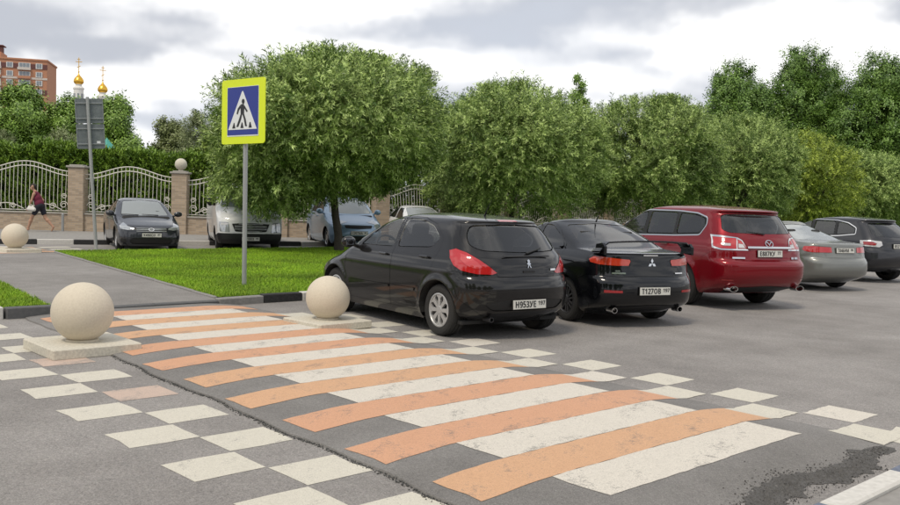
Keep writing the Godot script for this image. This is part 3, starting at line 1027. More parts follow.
	# wheels
	for x in [sp.xf, sp.xr]:
		for sd in [-1.0, 1.0]:
			var tw: float = sp.get("tw", 0.205)
			var zc: float = h.P(h.side(x, sp.r + sp.get("ra", sp.r + 0.055) * 0.98).x, sp.r + 0.3).x - tw * 0.5 - 0.03
			wheel(car, Vector3(zc * sd, sp.r, x - h.L * 0.5), sp.r, tw, sd, sp.get("rim", "spokes"), sp.get("rim_mat", "alloy"), sp.get("spokes", 5))
	interior(car, h, sp)
	sp.hull = h
	return car

func wheel(car: Node3D, at: Vector3, r: float, w: float, sd: float, kind: String, rim_mat: String, spokes: int) -> void:
	var node := Node3D.new()
	node.name = "wheel"
	car.add_child(node, true)
	node.position = at
	node.rotation.x = rng.randf() * TAU
	var bs := Basis(Vector3(0, 0, 1), -PI / 2 * sd)      # lathe axis y -> outwards
	var t := MB.new()
	var hw := w / 2
	var rr := r * 0.665
	t.lathe([[rr, -hw * 0.8], [rr + 0.01, -hw], [r * 0.9, -hw], [r * 0.975, -hw * 0.86], [r, -hw * 0.6], [r, -hw * 0.3], [r - 0.008, -hw * 0.27], [r - 0.008, -hw * 0.21], [r, -hw * 0.18], [r, hw * 0.18], [r - 0.008, hw * 0.21], [r - 0.008, hw * 0.27], [r, hw * 0.3], [r, hw * 0.6], [r * 0.975, hw * 0.86], [r * 0.9, hw], [r * 0.8, hw * 1.03], [rr + 0.012, hw * 0.98], [rr, hw * 0.9], [rr, hw * 0.4]], 36, bs)
	put(t, "tyre", M.tyre, node)
	var m := MB.new()
	var dark := MB.new()
	m.lathe([[rr - 0.004, hw * 0.35], [rr - 0.002, hw * 0.93], [rr - 0.016, hw * 0.96], [rr - 0.024, hw * 0.84], [rr - 0.03, hw * 0.3]], 36, bs)
	dark.lathe([[rr - 0.01, hw * 0.28], [0.0, hw * 0.2]], 24, bs)
	m.lathe([[r * 0.2, hw * 0.45], [r * 0.19, hw * 0.82], [r * 0.15, hw * 0.9], [0.0, hw * 0.92]], 20, bs)
	if kind == "hubcap":
		# a plastic trim: a dished disc with a ring of windows
		var nk := 8
		for k in nk:
			var a0 := TAU * k / nk
			var sec := []
			for e in [[r * 0.18, 0.0, 0.86], [r * 0.30, 0.0, 0.84], [r * 0.60, 0.0, 0.86]]: sec.append(e)
			# spoke between windows
			var pts := PackedVector2Array()
			for e in [[r * 0.17, 0.38], [r * 0.36, 0.22], [r * 0.43, 0.17], [r * 0.50, 0.19], [r * 0.56, 0.32], [r * 0.645, 0.393]]: pts.append(Vector2(cos(a0 + e[1]) * e[0], sin(a0 + e[1]) * e[0]))
			for e in [[r * 0.645, 0.393], [r * 0.56, 0.32], [r * 0.50, 0.19], [r * 0.43, 0.17], [r * 0.36, 0.22], [r * 0.17, 0.38]]: pts.append(Vector2(cos(a0 - e[1]) * e[0], sin(a0 - e[1]) * e[0]))
			m.prism(pts, hw * 0.6, hw * (0.86 + 0.0), bs * Basis(Vector3.RIGHT, -PI / 2))
	else:
		for k in spokes:
			var a := TAU * k / spokes
			for tw in ([-1, 1] if kind == "twin" else [0]):
				var pts := PackedVector2Array()
				var w0 := r * (0.10 if kind != "twin" else 0.045)
				var w1 := r * (0.075 if kind != "twin" else 0.035)
				var o0: float = tw * r * 0.06; var o1: float = tw * r * 0.10
				for e in [[r * 0.12, o0 - w0], [rr - 0.02, o1 - w1], [rr - 0.02, o1 + w1], [r * 0.12, o0 + w0]]: pts.append(Vector2(e[0], e[1]).rotated(a))
				m.prism(pts, hw * 0.5, hw * 0.82, bs * Basis(Vector3.RIGHT, -PI / 2))
	put(m, "rim", M[rim_mat], node)
	put(dark, "brake_disc", M.dark_alloy, node)

func interior(car: Node3D, h: Hull, sp: Dictionary) -> void:
	if not sp.get("inside", true): return
	var belt: float = sp.belt
	var xs: float = sp.seat_x
	for row in 2:
		for sd in [-1.0, 1.0]:
			var s := MB.new()
			var x: float = xs + row * 0.86 - h.L * 0.5
			s.cbox(Vector3(0.36 * sd, belt - 0.42, x), Vector3(0.5, 0.16, 0.5), 0.05)
			s.cbox(Vector3(0.36 * sd, belt - 0.10, x + 0.30), Vector3(0.48, 0.62, 0.13), 0.05, Basis(Vector3.RIGHT, 0.28))
			s.cbox(Vector3(0.36 * sd, belt + 0.26, x + 0.42), Vector3(0.26, 0.17, 0.09), 0.035, Basis(Vector3.RIGHT, 0.2))
			put(s, "seat", M.seat_cloth, car)
	var d := MB.new()
	d.cbox(Vector3(0, belt - 0.1, xs - 0.72 - h.L * 0.5), Vector3(1.36, 0.2, 0.5), 0.06)
	put(d, "dashboard", M.seat_cloth, car)
	var st := MB.new()
	var ring := []
	for k in 21: ring.append(Vector3(-0.36 + 0.185 * cos(TAU * k / 20.0), belt - 0.03 + 0.17 * sin(TAU * k / 20.0), xs - 0.42 - h.L * 0.5 - 0.07 * sin(TAU * k / 20.0)))
	st.tube(ring, 0.016, 6, false)
	put(st, "steering_wheel", M.plastic, car)

# ---- car fittings
func door_mirror(car: Node3D, h: Hull, x: float, y: float, size: Vector3, m: String) -> void:
	for k in 2:
		var sd := -1.0 if k == 0 else 1.0
		var p := h.P(h.side(x, y).x, y)
		var mb := MB.new()
		mb.ball(Vector3((p.x + size.x * 0.62) * sd, y + size.y * 0.35, p.z - 0.02), size * 0.5, 14, 10)
		mb.tube([Vector3((p.x - 0.02) * sd, y - 0.01, p.z), Vector3((p.x + size.x * 0.4) * sd, y + 0.03, p.z - 0.015)], 0.028, 8)
		var o := put(mb, "door_mirror", M[m], car)
		var g := MB.new()
		g.cbox(Vector3((p.x + size.x * 0.64) * sd, y + size.y * 0.35, p.z - 0.02 + size.z * 0.40), Vector3(size.x * 0.56, size.y * 0.56, 0.012), 0.004)
		put(g, "mirror_glass", M.mirror, o)

func handles(car: Node3D, h: Hull, spots: Array, m: String) -> void:
	var made: Dictionary = car.get_meta("made")
	for e in spots:
		for k in 2:
			var t := frame_of(h, h.side(e[1], e[2]), -1 if k == 0 else 1)
			var mb := MB.new()
			mb.cbox(Vector3(0, 0, 0.028), Vector3(0.19, 0.03, 0.022), 0.009)
			for q in [-0.08, 0.08]: mb.cbox(Vector3(q, 0, 0.010), Vector3(0.03, 0.026, 0.03), 0.006)
			put(mb, "handle", M[m], made.get(e[0] + str(k), car), t)

func number_plate(car: Node3D, h: Hull, y: float, where: String, letters: String, region: String, tilt := 0.0, out := 0.012) -> void:
	var sp := h.rear(0.0, y) if where == "r" else h.front(0.0, y)
	sp.x = clampf(sp.x, 0.001, h.smax - 0.001)
	var p := h.P(sp.x, y)
	p.x = 0.0
	var bs := Basis(Vector3.UP, 0.0 if where == "r" else PI) * Basis(Vector3.RIGHT, tilt)
	var t := Transform3D(bs, p + Vector3(0, 0, out if where == "r" else -out))
	var mb := MB.new()
	mb.cbox(Vector3.ZERO, Vector3(0.535, 0.125, 0.014), 0.004)
	var holder := put(mb, "number_plate", M.rubber_trim, car, t)
	var fb := MB.new()
	fb.cbox(Vector3(0, 0, 0.0095), Vector3(0.515, 0.108, 0.006), 0.002)
	fb.cbox(Vector3(0.118, 0, 0.0128), Vector3(0.005, 0.1, 0.001), 0.0)
	var face := put(fb, "plate_face", M.plate_white, holder)
	for e in [[letters, -0.065, 0.078, 0.0], [region, 0.187, 0.052, 0.012]]:
		var tm := TextMesh.new()
		tm.text = e[0]
		var f := SystemFont.new()
		f.font_names = PackedStringArray(["Droid Sans"])
		f.font_weight = 700
		tm.font = f
		tm.font_size = 48
		tm.pixel_size = e[2] / 36.0
		tm.depth = 0.002
		var o := MeshInstance3D.new()
		o.name = "lettering"
		o.mesh = tm
		o.material_override = M.plate_ink
		o.position = Vector3(e[1], e[3], 0.0145)
		holder.add_child(o, true)
		var wmax := 0.32 if e[1] < 0 else 0.11
		var ww := tm.get_aabb().size.x
		if ww > wmax: o.scale.x = wmax / ww

func wiper(car: Node3D, h: Hull, z0: float, y0: float, z1: float, y1: float, where: String) -> void:
	var mb := MB.new()
	var pts := []
	for i in 5:
		var z := lerpf(z0, z1, i / 4.0); var y := lerpf(y0, y1, i / 4.0)
		var s := h.rear(absf(z), y) if where == "r" else h.front(absf(z), y)
		s.x = clampf(s.x, 0.0, h.smax)
		var p := h.P(s.x, y) + h.Nn(s.x, y) * 0.02
		p.x *= signf(z) if z != 0.0 else 1.0
		pts.append(p)
	mb.tube(pts, [0.013, 0.012, 0.011, 0.009, 0.007], 6)
	put(mb, "wiper", M.plastic, car)

func antenna(car: Node3D, h: Hull, y: float, x: float) -> void:
	var mb := MB.new()
	mb.tube([Vector3(0, y, x - h.L * 0.5), Vector3(0, y + 0.10, x - h.L * 0.5 + 0.06), Vector3(0, y + 0.21, x - h.L * 0.5 + 0.14)], [0.014, 0.005, 0.003], 6)
	put(mb, "aerial", M.plastic, car)

func tailpipe(car: Node3D, at: Vector3, r: Vector2, m := "chrome") -> void:
	var mb := MB.new()
	var pts := []
	for k in 17: pts.append([cos(TAU * k / 16.0), sin(TAU * k / 16.0)])
	for k in 16:
		var a := Vector3(pts[k][0] * r.x, pts[k][1] * r.y, 0); var b := Vector3(pts[k + 1][0] * r.x, pts[k + 1][1] * r.y, 0)
		mb.quad(at + a, at + b, at + b + Vector3(0, 0, -0.15), at + a + Vector3(0, 0, -0.15), a)
		mb.quad(at + a, at + b, at + b * 0.84, at + a * 0.84, Vector3(0, 0, 1))
		mb.quad(at + a * 0.84, at + b * 0.84, at + b * 0.84 + Vector3(0, 0, -0.15), at + a * 0.84 + Vector3(0, 0, -0.15), -a)
	put(mb, "tailpipe", M[m], car)

func emblem(car: Node3D, t: Transform3D, shapes: Array, m := "chrome", called := "emblem") -> void:
	var mb := MB.new()
	for s in shapes:
		var p := PackedVector2Array()
		for i in s.size() / 2: p.append(Vector2(s[2 * i], s[2 * i + 1]))
		mb.prism(p, 0.0, 0.008)
	put(mb, called, M[m], car, t)

func ring_shape(rx: float, ry: float, w: float, n := 20) -> Array:
	# a ring as quads
	var o := []
	for k in n:
		var a := TAU * k / n; var b := TAU * (k + 1) / n
		o.append([rx * cos(a), ry * sin(a), rx * cos(b), ry * sin(b), (rx - w) * cos(b), (ry - w) * sin(b), (rx - w) * cos(a), (ry - w) * sin(a)])
	return o

func on_tail(h: Hull, z: float, y: float, out := 0.0) -> Transform3D:
	var s := h.rear(absf(z), y)
	s.x = clampf(s.x, 0.0, h.smax - 0.002)
	var t := frame_of(h, s, -1 if z < 0 else 1)
	t.origin += t.basis.z * out
	return t

func on_nose(h: Hull, z: float, y: float, out := 0.0) -> Transform3D:
	var s := h.front(absf(z), y)
	s.x = clampf(s.x, 0.002, h.smax)
	var t := frame_of(h, s, -1 if z < 0 else 1)
	t.origin += t.basis.z * out
	return t

func place_car(car: Node3D, sp: Dictionary, at: Vector3, turn_deg: float, from := "rear_axle") -> void:
	# at: where the middle of the rear axle (or the nose) meets the ground; turn 0 faces -z
	var x: float = sp.xr if from == "rear_axle" else 0.0
	car.rotation.y = deg_to_rad(turn_deg)
	car.position = at - Basis(Vector3.UP, deg_to_rad(turn_deg)) * Vector3(0, 0, x - sp.L * 0.5)
	car.remove_meta("made")

# ---------------------------------------------------------------- the cars in the picture
func hatchback() -> void:
	var sp := {
		"L": 4.276, "xf": 0.93, "xr": 3.54, "r": 0.318, "ra": 0.372, "paint": "paint_black", "belt": 0.99, "seat_x": 1.95, "rim": "hubcap", "rim_mat": "hubcap", "fine": 1.15, "kf": 0.07, "kr": 0.055,
		"F": [[0.17, 0.14], [0.28, 0.04], [0.42, 0.0], [0.56, 0.02], [0.66, 0.10], [0.75, 0.30], [0.84, 0.62], [0.92, 0.93], [0.97, 1.08], [1.10, 1.33], [1.25, 1.64], [1.37, 1.93], [1.44, 2.18], [1.475, 2.42], [1.498, 2.72]],
		"R": [[0.17, 3.86], [0.23, 3.98], [0.29, 4.12], [0.36, 4.21], [0.5, 4.262], [0.62, 4.276], [0.70, 4.26], [0.745, 4.235], [0.77, 4.215], [0.88, 4.205], [0.98, 4.165], [1.05, 4.10], [1.12, 4.04], [1.25, 3.93], [1.36, 3.83], [1.395, 3.79], [1.41, 3.80], [1.43, 3.74], [1.45, 3.58], [1.475, 3.25], [1.498, 2.74]],
		"W": [[0.17, 0.80], [0.26, 0.855], [0.40, 0.885], [0.60, 0.90], [0.78, 0.905], [0.90, 0.89], [0.985, 0.862], [1.02, 0.845], [1.12, 0.80], [1.25, 0.742], [1.36, 0.68], [1.42, 0.625], [1.455, 0.54], [1.48, 0.42], [1.493, 0.25], [1.498, 0.0]],
		"cf": [[0.17, 0.5], [0.5, 0.75], [0.8, 0.8], [0.95, 0.45], [1.1, 0.36], [1.4, 0.34], [1.498, 0.3]], "nf": [[0.17, 2.4], [0.8, 2.3], [1.0, 2.6], [1.498, 2.4]],
		"cr": [[0.17, 0.34], [0.5, 0.46], [0.8, 0.5], [1.0, 0.48], [1.2, 0.44], [1.4, 0.4], [1.498, 0.3]], "nr": [[0.17, 2.7], [0.6, 2.6], [0.9, 2.5], [1.1, 2.7], [1.4, 2.9], [1.498, 2.4]],
		"panels": [
			{"n": "window", "k": "s", "p": rounded([1.62, 1.015, 2.12, 1.388, 2.42, 1.416, 2.45, 1.03], 0.05), "m": "car_glass", "par": "front_door", "g": 0.012, "o": -0.008},
			{"n": "window", "k": "s", "p": rounded([2.545, 1.032, 2.515, 1.416, 2.86, 1.406, 3.18, 1.335, 3.42, 1.185, 3.30, 1.07], 0.07), "m": "tinted_glass", "par": "rear_door", "g": 0.012, "o": -0.008},
			{"n": "quarter_window", "k": "s", "p": rounded([1.33, 0.985, 1.57, 1.005, 1.57, 1.22], 0.03), "m": "car_glass", "g": 0.012, "o": -0.008},
			{"n": "rear_window", "k": "r", "p": rounded([0.0, 1.045, 0.56, 1.065, 0.665, 1.12, 0.64, 1.24, 0.55, 1.365, 0.0, 1.385], 0.08), "m": "tinted_glass", "c": true, "par": "tailgate", "g": 0.012, "o": -0.006},
			{"n": "windscreen", "k": "f", "p": rounded([0.0, 0.995, 0.66, 1.02, 0.53, 1.38, 0.0, 1.42], 0.06), "m": "car_glass", "c": true, "g": 0.008, "o": -0.006},
			{"n": "brake_lamp", "k": "r", "p": [0.0, 1.412, 0.15, 1.412, 0.15, 1.436, 0.0, 1.436], "m": "lens_red", "c": true, "o": 0.003},
			{"n": "lamp_glass", "k": "m", "p": tailq([0.70, 1.03, 0.58, 1.0, 0.48, 0.935, 0.42, 0.875, 0.50, 0.86, 0.62, 0.90, 0.70, 0.96]), "m": "lens_pink", "o": 0.008, "g": 0.0, "par": "tail_light"},
			{"n": "tail_light", "k": "m", "p": tailq([0.87, 1.06, 0.76, 1.085, 0.60, 1.045, 0.45, 0.965, 0.34, 0.885, 0.26, 0.815, 0.31, 0.792, 0.48, 0.795, 0.68, 0.83, 0.80, 0.885, 0.87, 0.97]), "m": "lens_red", "o": 0.006},
			{"n": "front_door", "k": "s", "p": [1.30, 0.27, 1.26, 0.45, 1.26, 0.75, 1.31, 0.965, 1.59, 1.0, 2.09, 1.415, 2.47, 1.44, 2.50, 1.02, 2.485, 0.6, 2.47, 0.27]},
			{"n": "rear_door", "k": "s", "p": [2.47, 0.27, 2.485, 0.6, 2.50, 1.02, 2.47, 1.44, 2.88, 1.432, 3.22, 1.36, 3.48, 1.19, 3.48, 1.05, 3.42, 0.86, 3.33, 0.74, 3.20, 0.64, 3.13, 0.52, 3.10, 0.27]},
			{"n": "tailgate", "k": "r", "p": [0.0, 0.77, 0.44, 0.765, 0.46, 0.80, 0.54, 0.875, 0.64, 0.965, 0.71, 1.04, 0.70, 1.12, 0.68, 1.25, 0.60, 1.385, 0.0, 1.408], "c": true},
			{"n": "number_recess", "k": "r", "p": rounded([0.0, 0.355, 0.50, 0.36, 0.60, 0.43, 0.60, 0.47, 0.0, 0.515], 0.04), "m": "plastic", "c": true, "o": -0.01},
			{"n": "rear_bumper", "k": "m", "p": [["r", 0.0, 0.10], ["r", 0.7, 0.10], ["s", 3.93, 0.10], ["s", 3.93, 0.5], ["s", 3.78, 0.72], ["s", 3.74, 0.80], ["r", 0.84, 0.825], ["r", 0.74, 0.78], ["r", 0.56, 0.765], ["r", 0.0, 0.765]], "c": true},
			{"n": "headlight", "k": "m", "p": [["s", 0.72, 0.80], ["s", 0.45, 0.76], ["f", 0.66, 0.70], ["f", 0.52, 0.62], ["f", 0.66, 0.58], ["s", 0.30, 0.62]], "m": "headlamp", "o": 0.004},
			{"n": "bonnet", "k": "f", "p": [0.0, 0.66, 0.40, 0.66, 0.70, 0.82, 0.72, 0.93, 0.66, 0.975, 0.0, 0.965], "c": true},
			{"n": "side_moulding", "k": "s", "p": [1.32, 0.485, 3.08, 0.505, 3.08, 0.545, 1.32, 0.525], "m": "paint_black", "o": 0.012},
		]}
	# the moulding lies over the doors
	var mould: Dictionary = sp.panels.pop_back()
	sp.panels.push_front({"n": "side_moulding", "k": "s", "p": [1.34, 0.487, 2.455, 0.50, 2.455, 0.538, 1.34, 0.525], "par": "front_door", "o": 0.013, "g": 0.0})
	sp.panels.push_front({"n": "side_moulding", "k": "s", "p": [2.505, 0.50, 3.04, 0.507, 3.06, 0.545, 2.505, 0.538], "par": "rear_door", "o": 0.013, "g": 0.0})
	var c := build_car(sp, "parked_car", "dusty black five-door hatchback with round hubcaps parked by the concrete ball", "cars parked nose to the lawn")
	var h: Hull = sp.hull
	handles(c, h, [["front_door", 2.30, 0.925], ["rear_door", 3.24, 0.945]], "paint_black")
	door_mirror(c, h, 1.55, 0.985, Vector3(0.22, 0.16, 0.13), "paint_black")
	number_plate(c, h, 0.435, "r", "Н953УЕ", "197", -0.05, 0.006)
	wiper(c, h, 0.02, 1.03, 0.30, 1.09, "r")
	antenna(c, h, 1.462, 3.3)
	emblem(c, on_tail(h, 0, 0.915, 0.002).scaled_local(Vector3(0.8, 0.8, 1)), [[-0.035, -0.06, -0.012, -0.01, -0.04, 0.0, -0.012, 0.025, -0.02, 0.06, 0.012, 0.075, 0.035, 0.05, 0.02, 0.025, 0.045, 0.0, 0.02, -0.005, 0.04, -0.06, 0.022, -0.06, 0.004, -0.012, -0.02, -0.06]])
	emblem(c, on_tail(h, 0, 1.005, 0.004), [[-0.36, -0.01, 0.36, -0.01, 0.36, 0.01, -0.36, 0.01]], "plastic", "tailgate_strip")
	emblem(c, on_tail(h, 0.42, 0.845, 0.002), [[-0.05, -0.012, 0.05, -0.012, 0.05, 0.012, -0.05, 0.012]], "chrome", "badge")
	emblem(c, on_tail(h, 0.0, 0.825, 0.002), [[-0.09, -0.012, 0.09, -0.012, 0.09, 0.012, -0.09, 0.012]], "rubber_trim", "tailgate_handle")
	tailpipe(c, Vector3(-0.48, 0.25, 4.14 - h.L / 2), Vector2(0.03, 0.03), "dark_alloy")
	place_car(c, sp, uv(8.21, 8.42), 35.5)
	c.scale = Vector3.ONE * 1.03

func sedan_spec() -> Dictionary:
	return {
		"L": 4.57, "xf": 0.92, "xr": 3.56, "r": 0.325, "ra": 0.375, "paint": "paint_deep_black", "belt": 0.97, "seat_x": 2.02, "rim": "twin", "rim_mat": "dark_alloy", "spokes": 7, "fine": 1.05,
		"F": [[0.16, 0.16], [0.28, 0.04], [0.45, 0.0], [0.60, 0.015], [0.69, 0.07], [0.75, 0.28], [0.85, 0.72], [0.93, 1.10], [0.97, 1.22], [1.10, 1.50], [1.25, 1.82], [1.37, 2.12], [1.435, 2.38], [1.47, 2.62], [1.49, 2.86]],
		"R": [[0.16, 4.06], [0.22, 4.2], [0.28, 4.42], [0.36, 4.53], [0.5, 4.57], [0.62, 4.565], [0.69, 4.53], [0.73, 4.49], [0.85, 4.47], [0.97, 4.46], [1.02, 4.45], [1.045, 4.42], [1.06, 4.30], [1.07, 4.12], [1.08, 3.98], [1.10, 3.90], [1.20, 3.63], [1.30, 3.38], [1.38, 3.17], [1.435, 3.02], [1.47, 2.95], [1.49, 2.87]],
		"W": [[0.16, 0.78], [0.26, 0.84], [0.42, 0.868], [0.62, 0.878], [0.80, 0.88], [0.90, 0.872], [0.97, 0.85], [1.02, 0.82], [1.06, 0.79], [1.10, 0.772], [1.22, 0.725], [1.34, 0.665], [1.42, 0.60], [1.455, 0.52], [1.478, 0.38], [1.487, 0.22], [1.49, 0.0]],
		"cf": [[0.16, 0.5], [0.5, 0.6], [0.8, 0.7], [0.95, 0.45], [1.1, 0.36], [1.49, 0.3]], "nf": [[0.16, 2.6], [0.8, 2.5], [1.0, 2.6], [1.49, 2.3]],
		"cr": [[0.16, 0.34], [0.5, 0.40], [0.8, 0.42], [1.0, 0.38], [1.08, 0.34], [1.15, 0.36], [1.3, 0.36], [1.49, 0.3]], "nr": [[0.16, 2.8], [0.6, 2.7], [0.9, 2.6], [1.05, 2.8], [1.12, 3.0], [1.4, 2.6], [1.49, 2.3]],
		"panels": [
			{"n": "window", "k": "s", "p": rounded([1.62, 0.99, 2.02, 1.26, 2.25, 1.375, 2.50, 1.40, 2.53, 1.01], 0.05), "m": "tinted_glass", "par": "front_door", "g": 0.012, "o": -0.008},
			{"n": "window", "k": "s", "p": rounded([2.62, 1.015, 2.59, 1.40, 2.80, 1.39, 3.08, 1.29, 3.36, 1.12, 3.38, 1.045], 0.05), "m": "tinted_glass", "par": "rear_door", "g": 0.012, "o": -0.008},
			{"n": "rear_window", "k": "r", "p": rounded([0.0, 1.10, 0.63, 1.105, 0.67, 1.15, 0.52, 1.40, 0.0, 1.43], 0.05), "m": "tinted_glass", "c": true, "g": 0.006, "o": -0.005},
			{"n": "windscreen", "k": "f", "p": rounded([0.0, 0.985, 0.66, 1.0, 0.52, 1.385, 0.0, 1.43], 0.05), "m": "car_glass", "c": true, "g": 0.006, "o": -0.005},
			{"n": "front_door", "k": "s", "p": [1.24, 0.25, 1.22, 0.7, 1.28, 0.945, 1.58, 0.965, 2.0, 1.29, 2.24, 1.41, 2.54, 1.432, 2.575, 1.0, 2.56, 0.25]},
			{"n": "rear_door", "k": "s", "p": [2.56, 0.25, 2.575, 1.0, 2.54, 1.432, 2.82, 1.42, 3.10, 1.32, 3.42, 1.13, 3.43, 0.98, 3.38, 0.80, 3.25, 0.68, 3.16, 0.55, 3.12, 0.25]},
			{"n": "bonnet", "k": "f", "p": [0.0, 0.70, 0.6, 0.72, 0.74, 0.86, 0.70, 0.95, 0.0, 0.955], "c": true},
			{"n": "headlight", "k": "m", "p": [["s", 0.62, 0.76], ["s", 0.35, 0.73], ["f", 0.60, 0.68], ["f", 0.46, 0.60], ["f", 0.70, 0.59], ["s", 0.45, 0.66]], "m": "headlamp", "o": 0.004},
		]}

func winged_sedan() -> void:
	var sp := sedan_spec()
	var rear := [
		{"n": "indicator", "k": "r", "p": [0.0, 1.012, 0.13, 1.012, 0.13, 1.030, 0.0, 1.030], "m": "lens_white", "c": true, "o": 0.003},
		{"n": "lamp_glass", "k": "m", "p": tailq([0.62, 0.965, 0.42, 0.955, 0.42, 0.905, 0.64, 0.915]), "m": "lens_red", "o": 0.008, "g": 0.0, "par": "tail_light"},
		{"n": "tail_light", "k": "m", "p": tailq([0.84, 0.955, 0.76, 0.995, 0.60, 1.0, 0.19, 0.965, 0.18, 0.94, 0.20, 0.875, 0.34, 0.872, 0.60, 0.885, 0.78, 0.91]), "m": "lens_orange", "o": 0.006},
		{"n": "rear_reflector", "k": "r", "p": [0.50, 0.50, 0.74, 0.50, 0.74, 0.545, 0.50, 0.54], "m": "lens_dark_red", "o": 0.003},
		{"n": "diffuser", "k": "r", "p": rounded([0.0, 0.20, 0.52, 0.20, 0.60, 0.30, 0.0, 0.33], 0.03), "m": "plastic", "c": true, "o": 0.004},
		{"n": "boot_lid", "k": "m", "p": [["r", 0.0, 0.73], ["r", 0.44, 0.735], ["r", 0.50, 0.85], ["r", 0.36, 0.865], ["r", 0.34, 0.95], ["r", 0.36, 0.985], ["r", 0.66, 1.018], ["r", 0.70, 1.045], ["r", 0.66, 1.085], ["r", 0.0, 1.085]], "c": true},
		{"n": "rear_bumper", "k": "m", "p": [["r", 0.0, 0.10], ["r", 0.7, 0.10], ["s", 3.95, 0.10], ["s", 3.95, 0.5], ["s", 3.90, 0.66], ["s", 4.15, 0.74], ["r", 0.80, 0.745], ["r", 0.50, 0.725], ["r", 0.0, 0.72]], "c": true}]
	for d in rear: sp.panels.insert(0 if d.n not in ["boot_lid", "rear_bumper"] else sp.panels.size(), d)
	var c := build_car(sp, "parked_car", "glossy black saloon with a tall rear wing and orange tail lights", "cars parked nose to the lawn")
	var h: Hull = sp.hull
	handles(c, h, [["front_door", 2.36, 0.90], ["rear_door", 3.22, 0.92]], "paint_deep_black")
	door_mirror(c, h, 1.55, 0.98, Vector3(0.22, 0.15, 0.12), "paint_deep_black")
	number_plate(c, h, 0.53, "r", "Т127ОВ", "197", -0.03, 0.010)
	antenna(c, h, 1.452, 3.02)
	# wing on two side fins
	var wg := MB.new()
	var prev := []
	for i in 25:
		var t := lerpf(-1.0, 1.0, i / 24.0)
		var a := absf(t)
		var y := 1.215 - 0.035 * a * a
		var drop := smoothstep(0.86, 1.0, a)
		y -= drop * 0.125
		var z := 4.46 - 0.10 * a * a - h.L / 2
		var chord := 0.22
		var x := t * 0.80
		var sec := []
		for e in [[-chord, -0.006], [-chord * 0.7, 0.012], [-chord * 0.3, 0.017], [0.0, 0.02], [0.004, 0.008], [0.0, -0.004], [-chord * 0.5, -0.012]]: sec.append(Vector3(x, y + e[1], z + e[0]))
		if prev:
			for k in 7: wg.quad(prev[k], prev[(k + 1) % 7], sec[(k + 1) % 7], sec[k], Vector3(0, 1 if k < 3 else -1 if k > 4 else 0, 1 if k in [3, 4] else 0))
		prev = sec
	for sd in [-1.0, 1.0]:
		var p := PackedVector2Array([Vector2(4.18 - h.L / 2, 1.05), Vector2(4.43 - h.L / 2, 1.03), Vector2(4.43 - h.L / 2, 1.14), Vector2(4.37 - h.L / 2, 1.19), Vector2(4.22 - h.L / 2, 1.17)])
		wg.prism(p, 0.725, 0.765, Basis(Vector3(0, 0, 1), Vector3.UP, Vector3(sd, 0, 0)))
	put(wg, "rear_wing", M.paint_deep_black, c)
	emblem(c, on_tail(h, 0, 0.91, 0.003), [[0, 0.0, 0.022, 0.037, 0, 0.074, -0.022, 0.037], [0, 0, 0.043, 0, 0.064, -0.037, 0.021, -0.037], [0, 0, -0.043, 0, -0.064, -0.037, -0.021, -0.037]])
	emblem(c, on_tail(h, -0.52, 0.77, 0.003), [[-0.10, -0.01, 0.10, -0.01, 0.10, 0.012, -0.10, 0.012], [-0.05, 0.024, 0.02, 0.024, 0.02, 0.04, -0.05, 0.04]], "chrome", "badge")
	emblem(c, on_tail(h, 0.50, 0.77, 0.003), [[-0.08, -0.008, 0.08, -0.008, 0.08, 0.008, -0.08, 0.008]], "chrome", "badge")
	for sd in [-0.56, 0.56]: tailpipe(c, Vector3(sd, 0.25, 4.44 - h.L / 2), Vector2(0.045, 0.04))
	place_car(c, sp, uv(8.15, 10.98), 24.0)

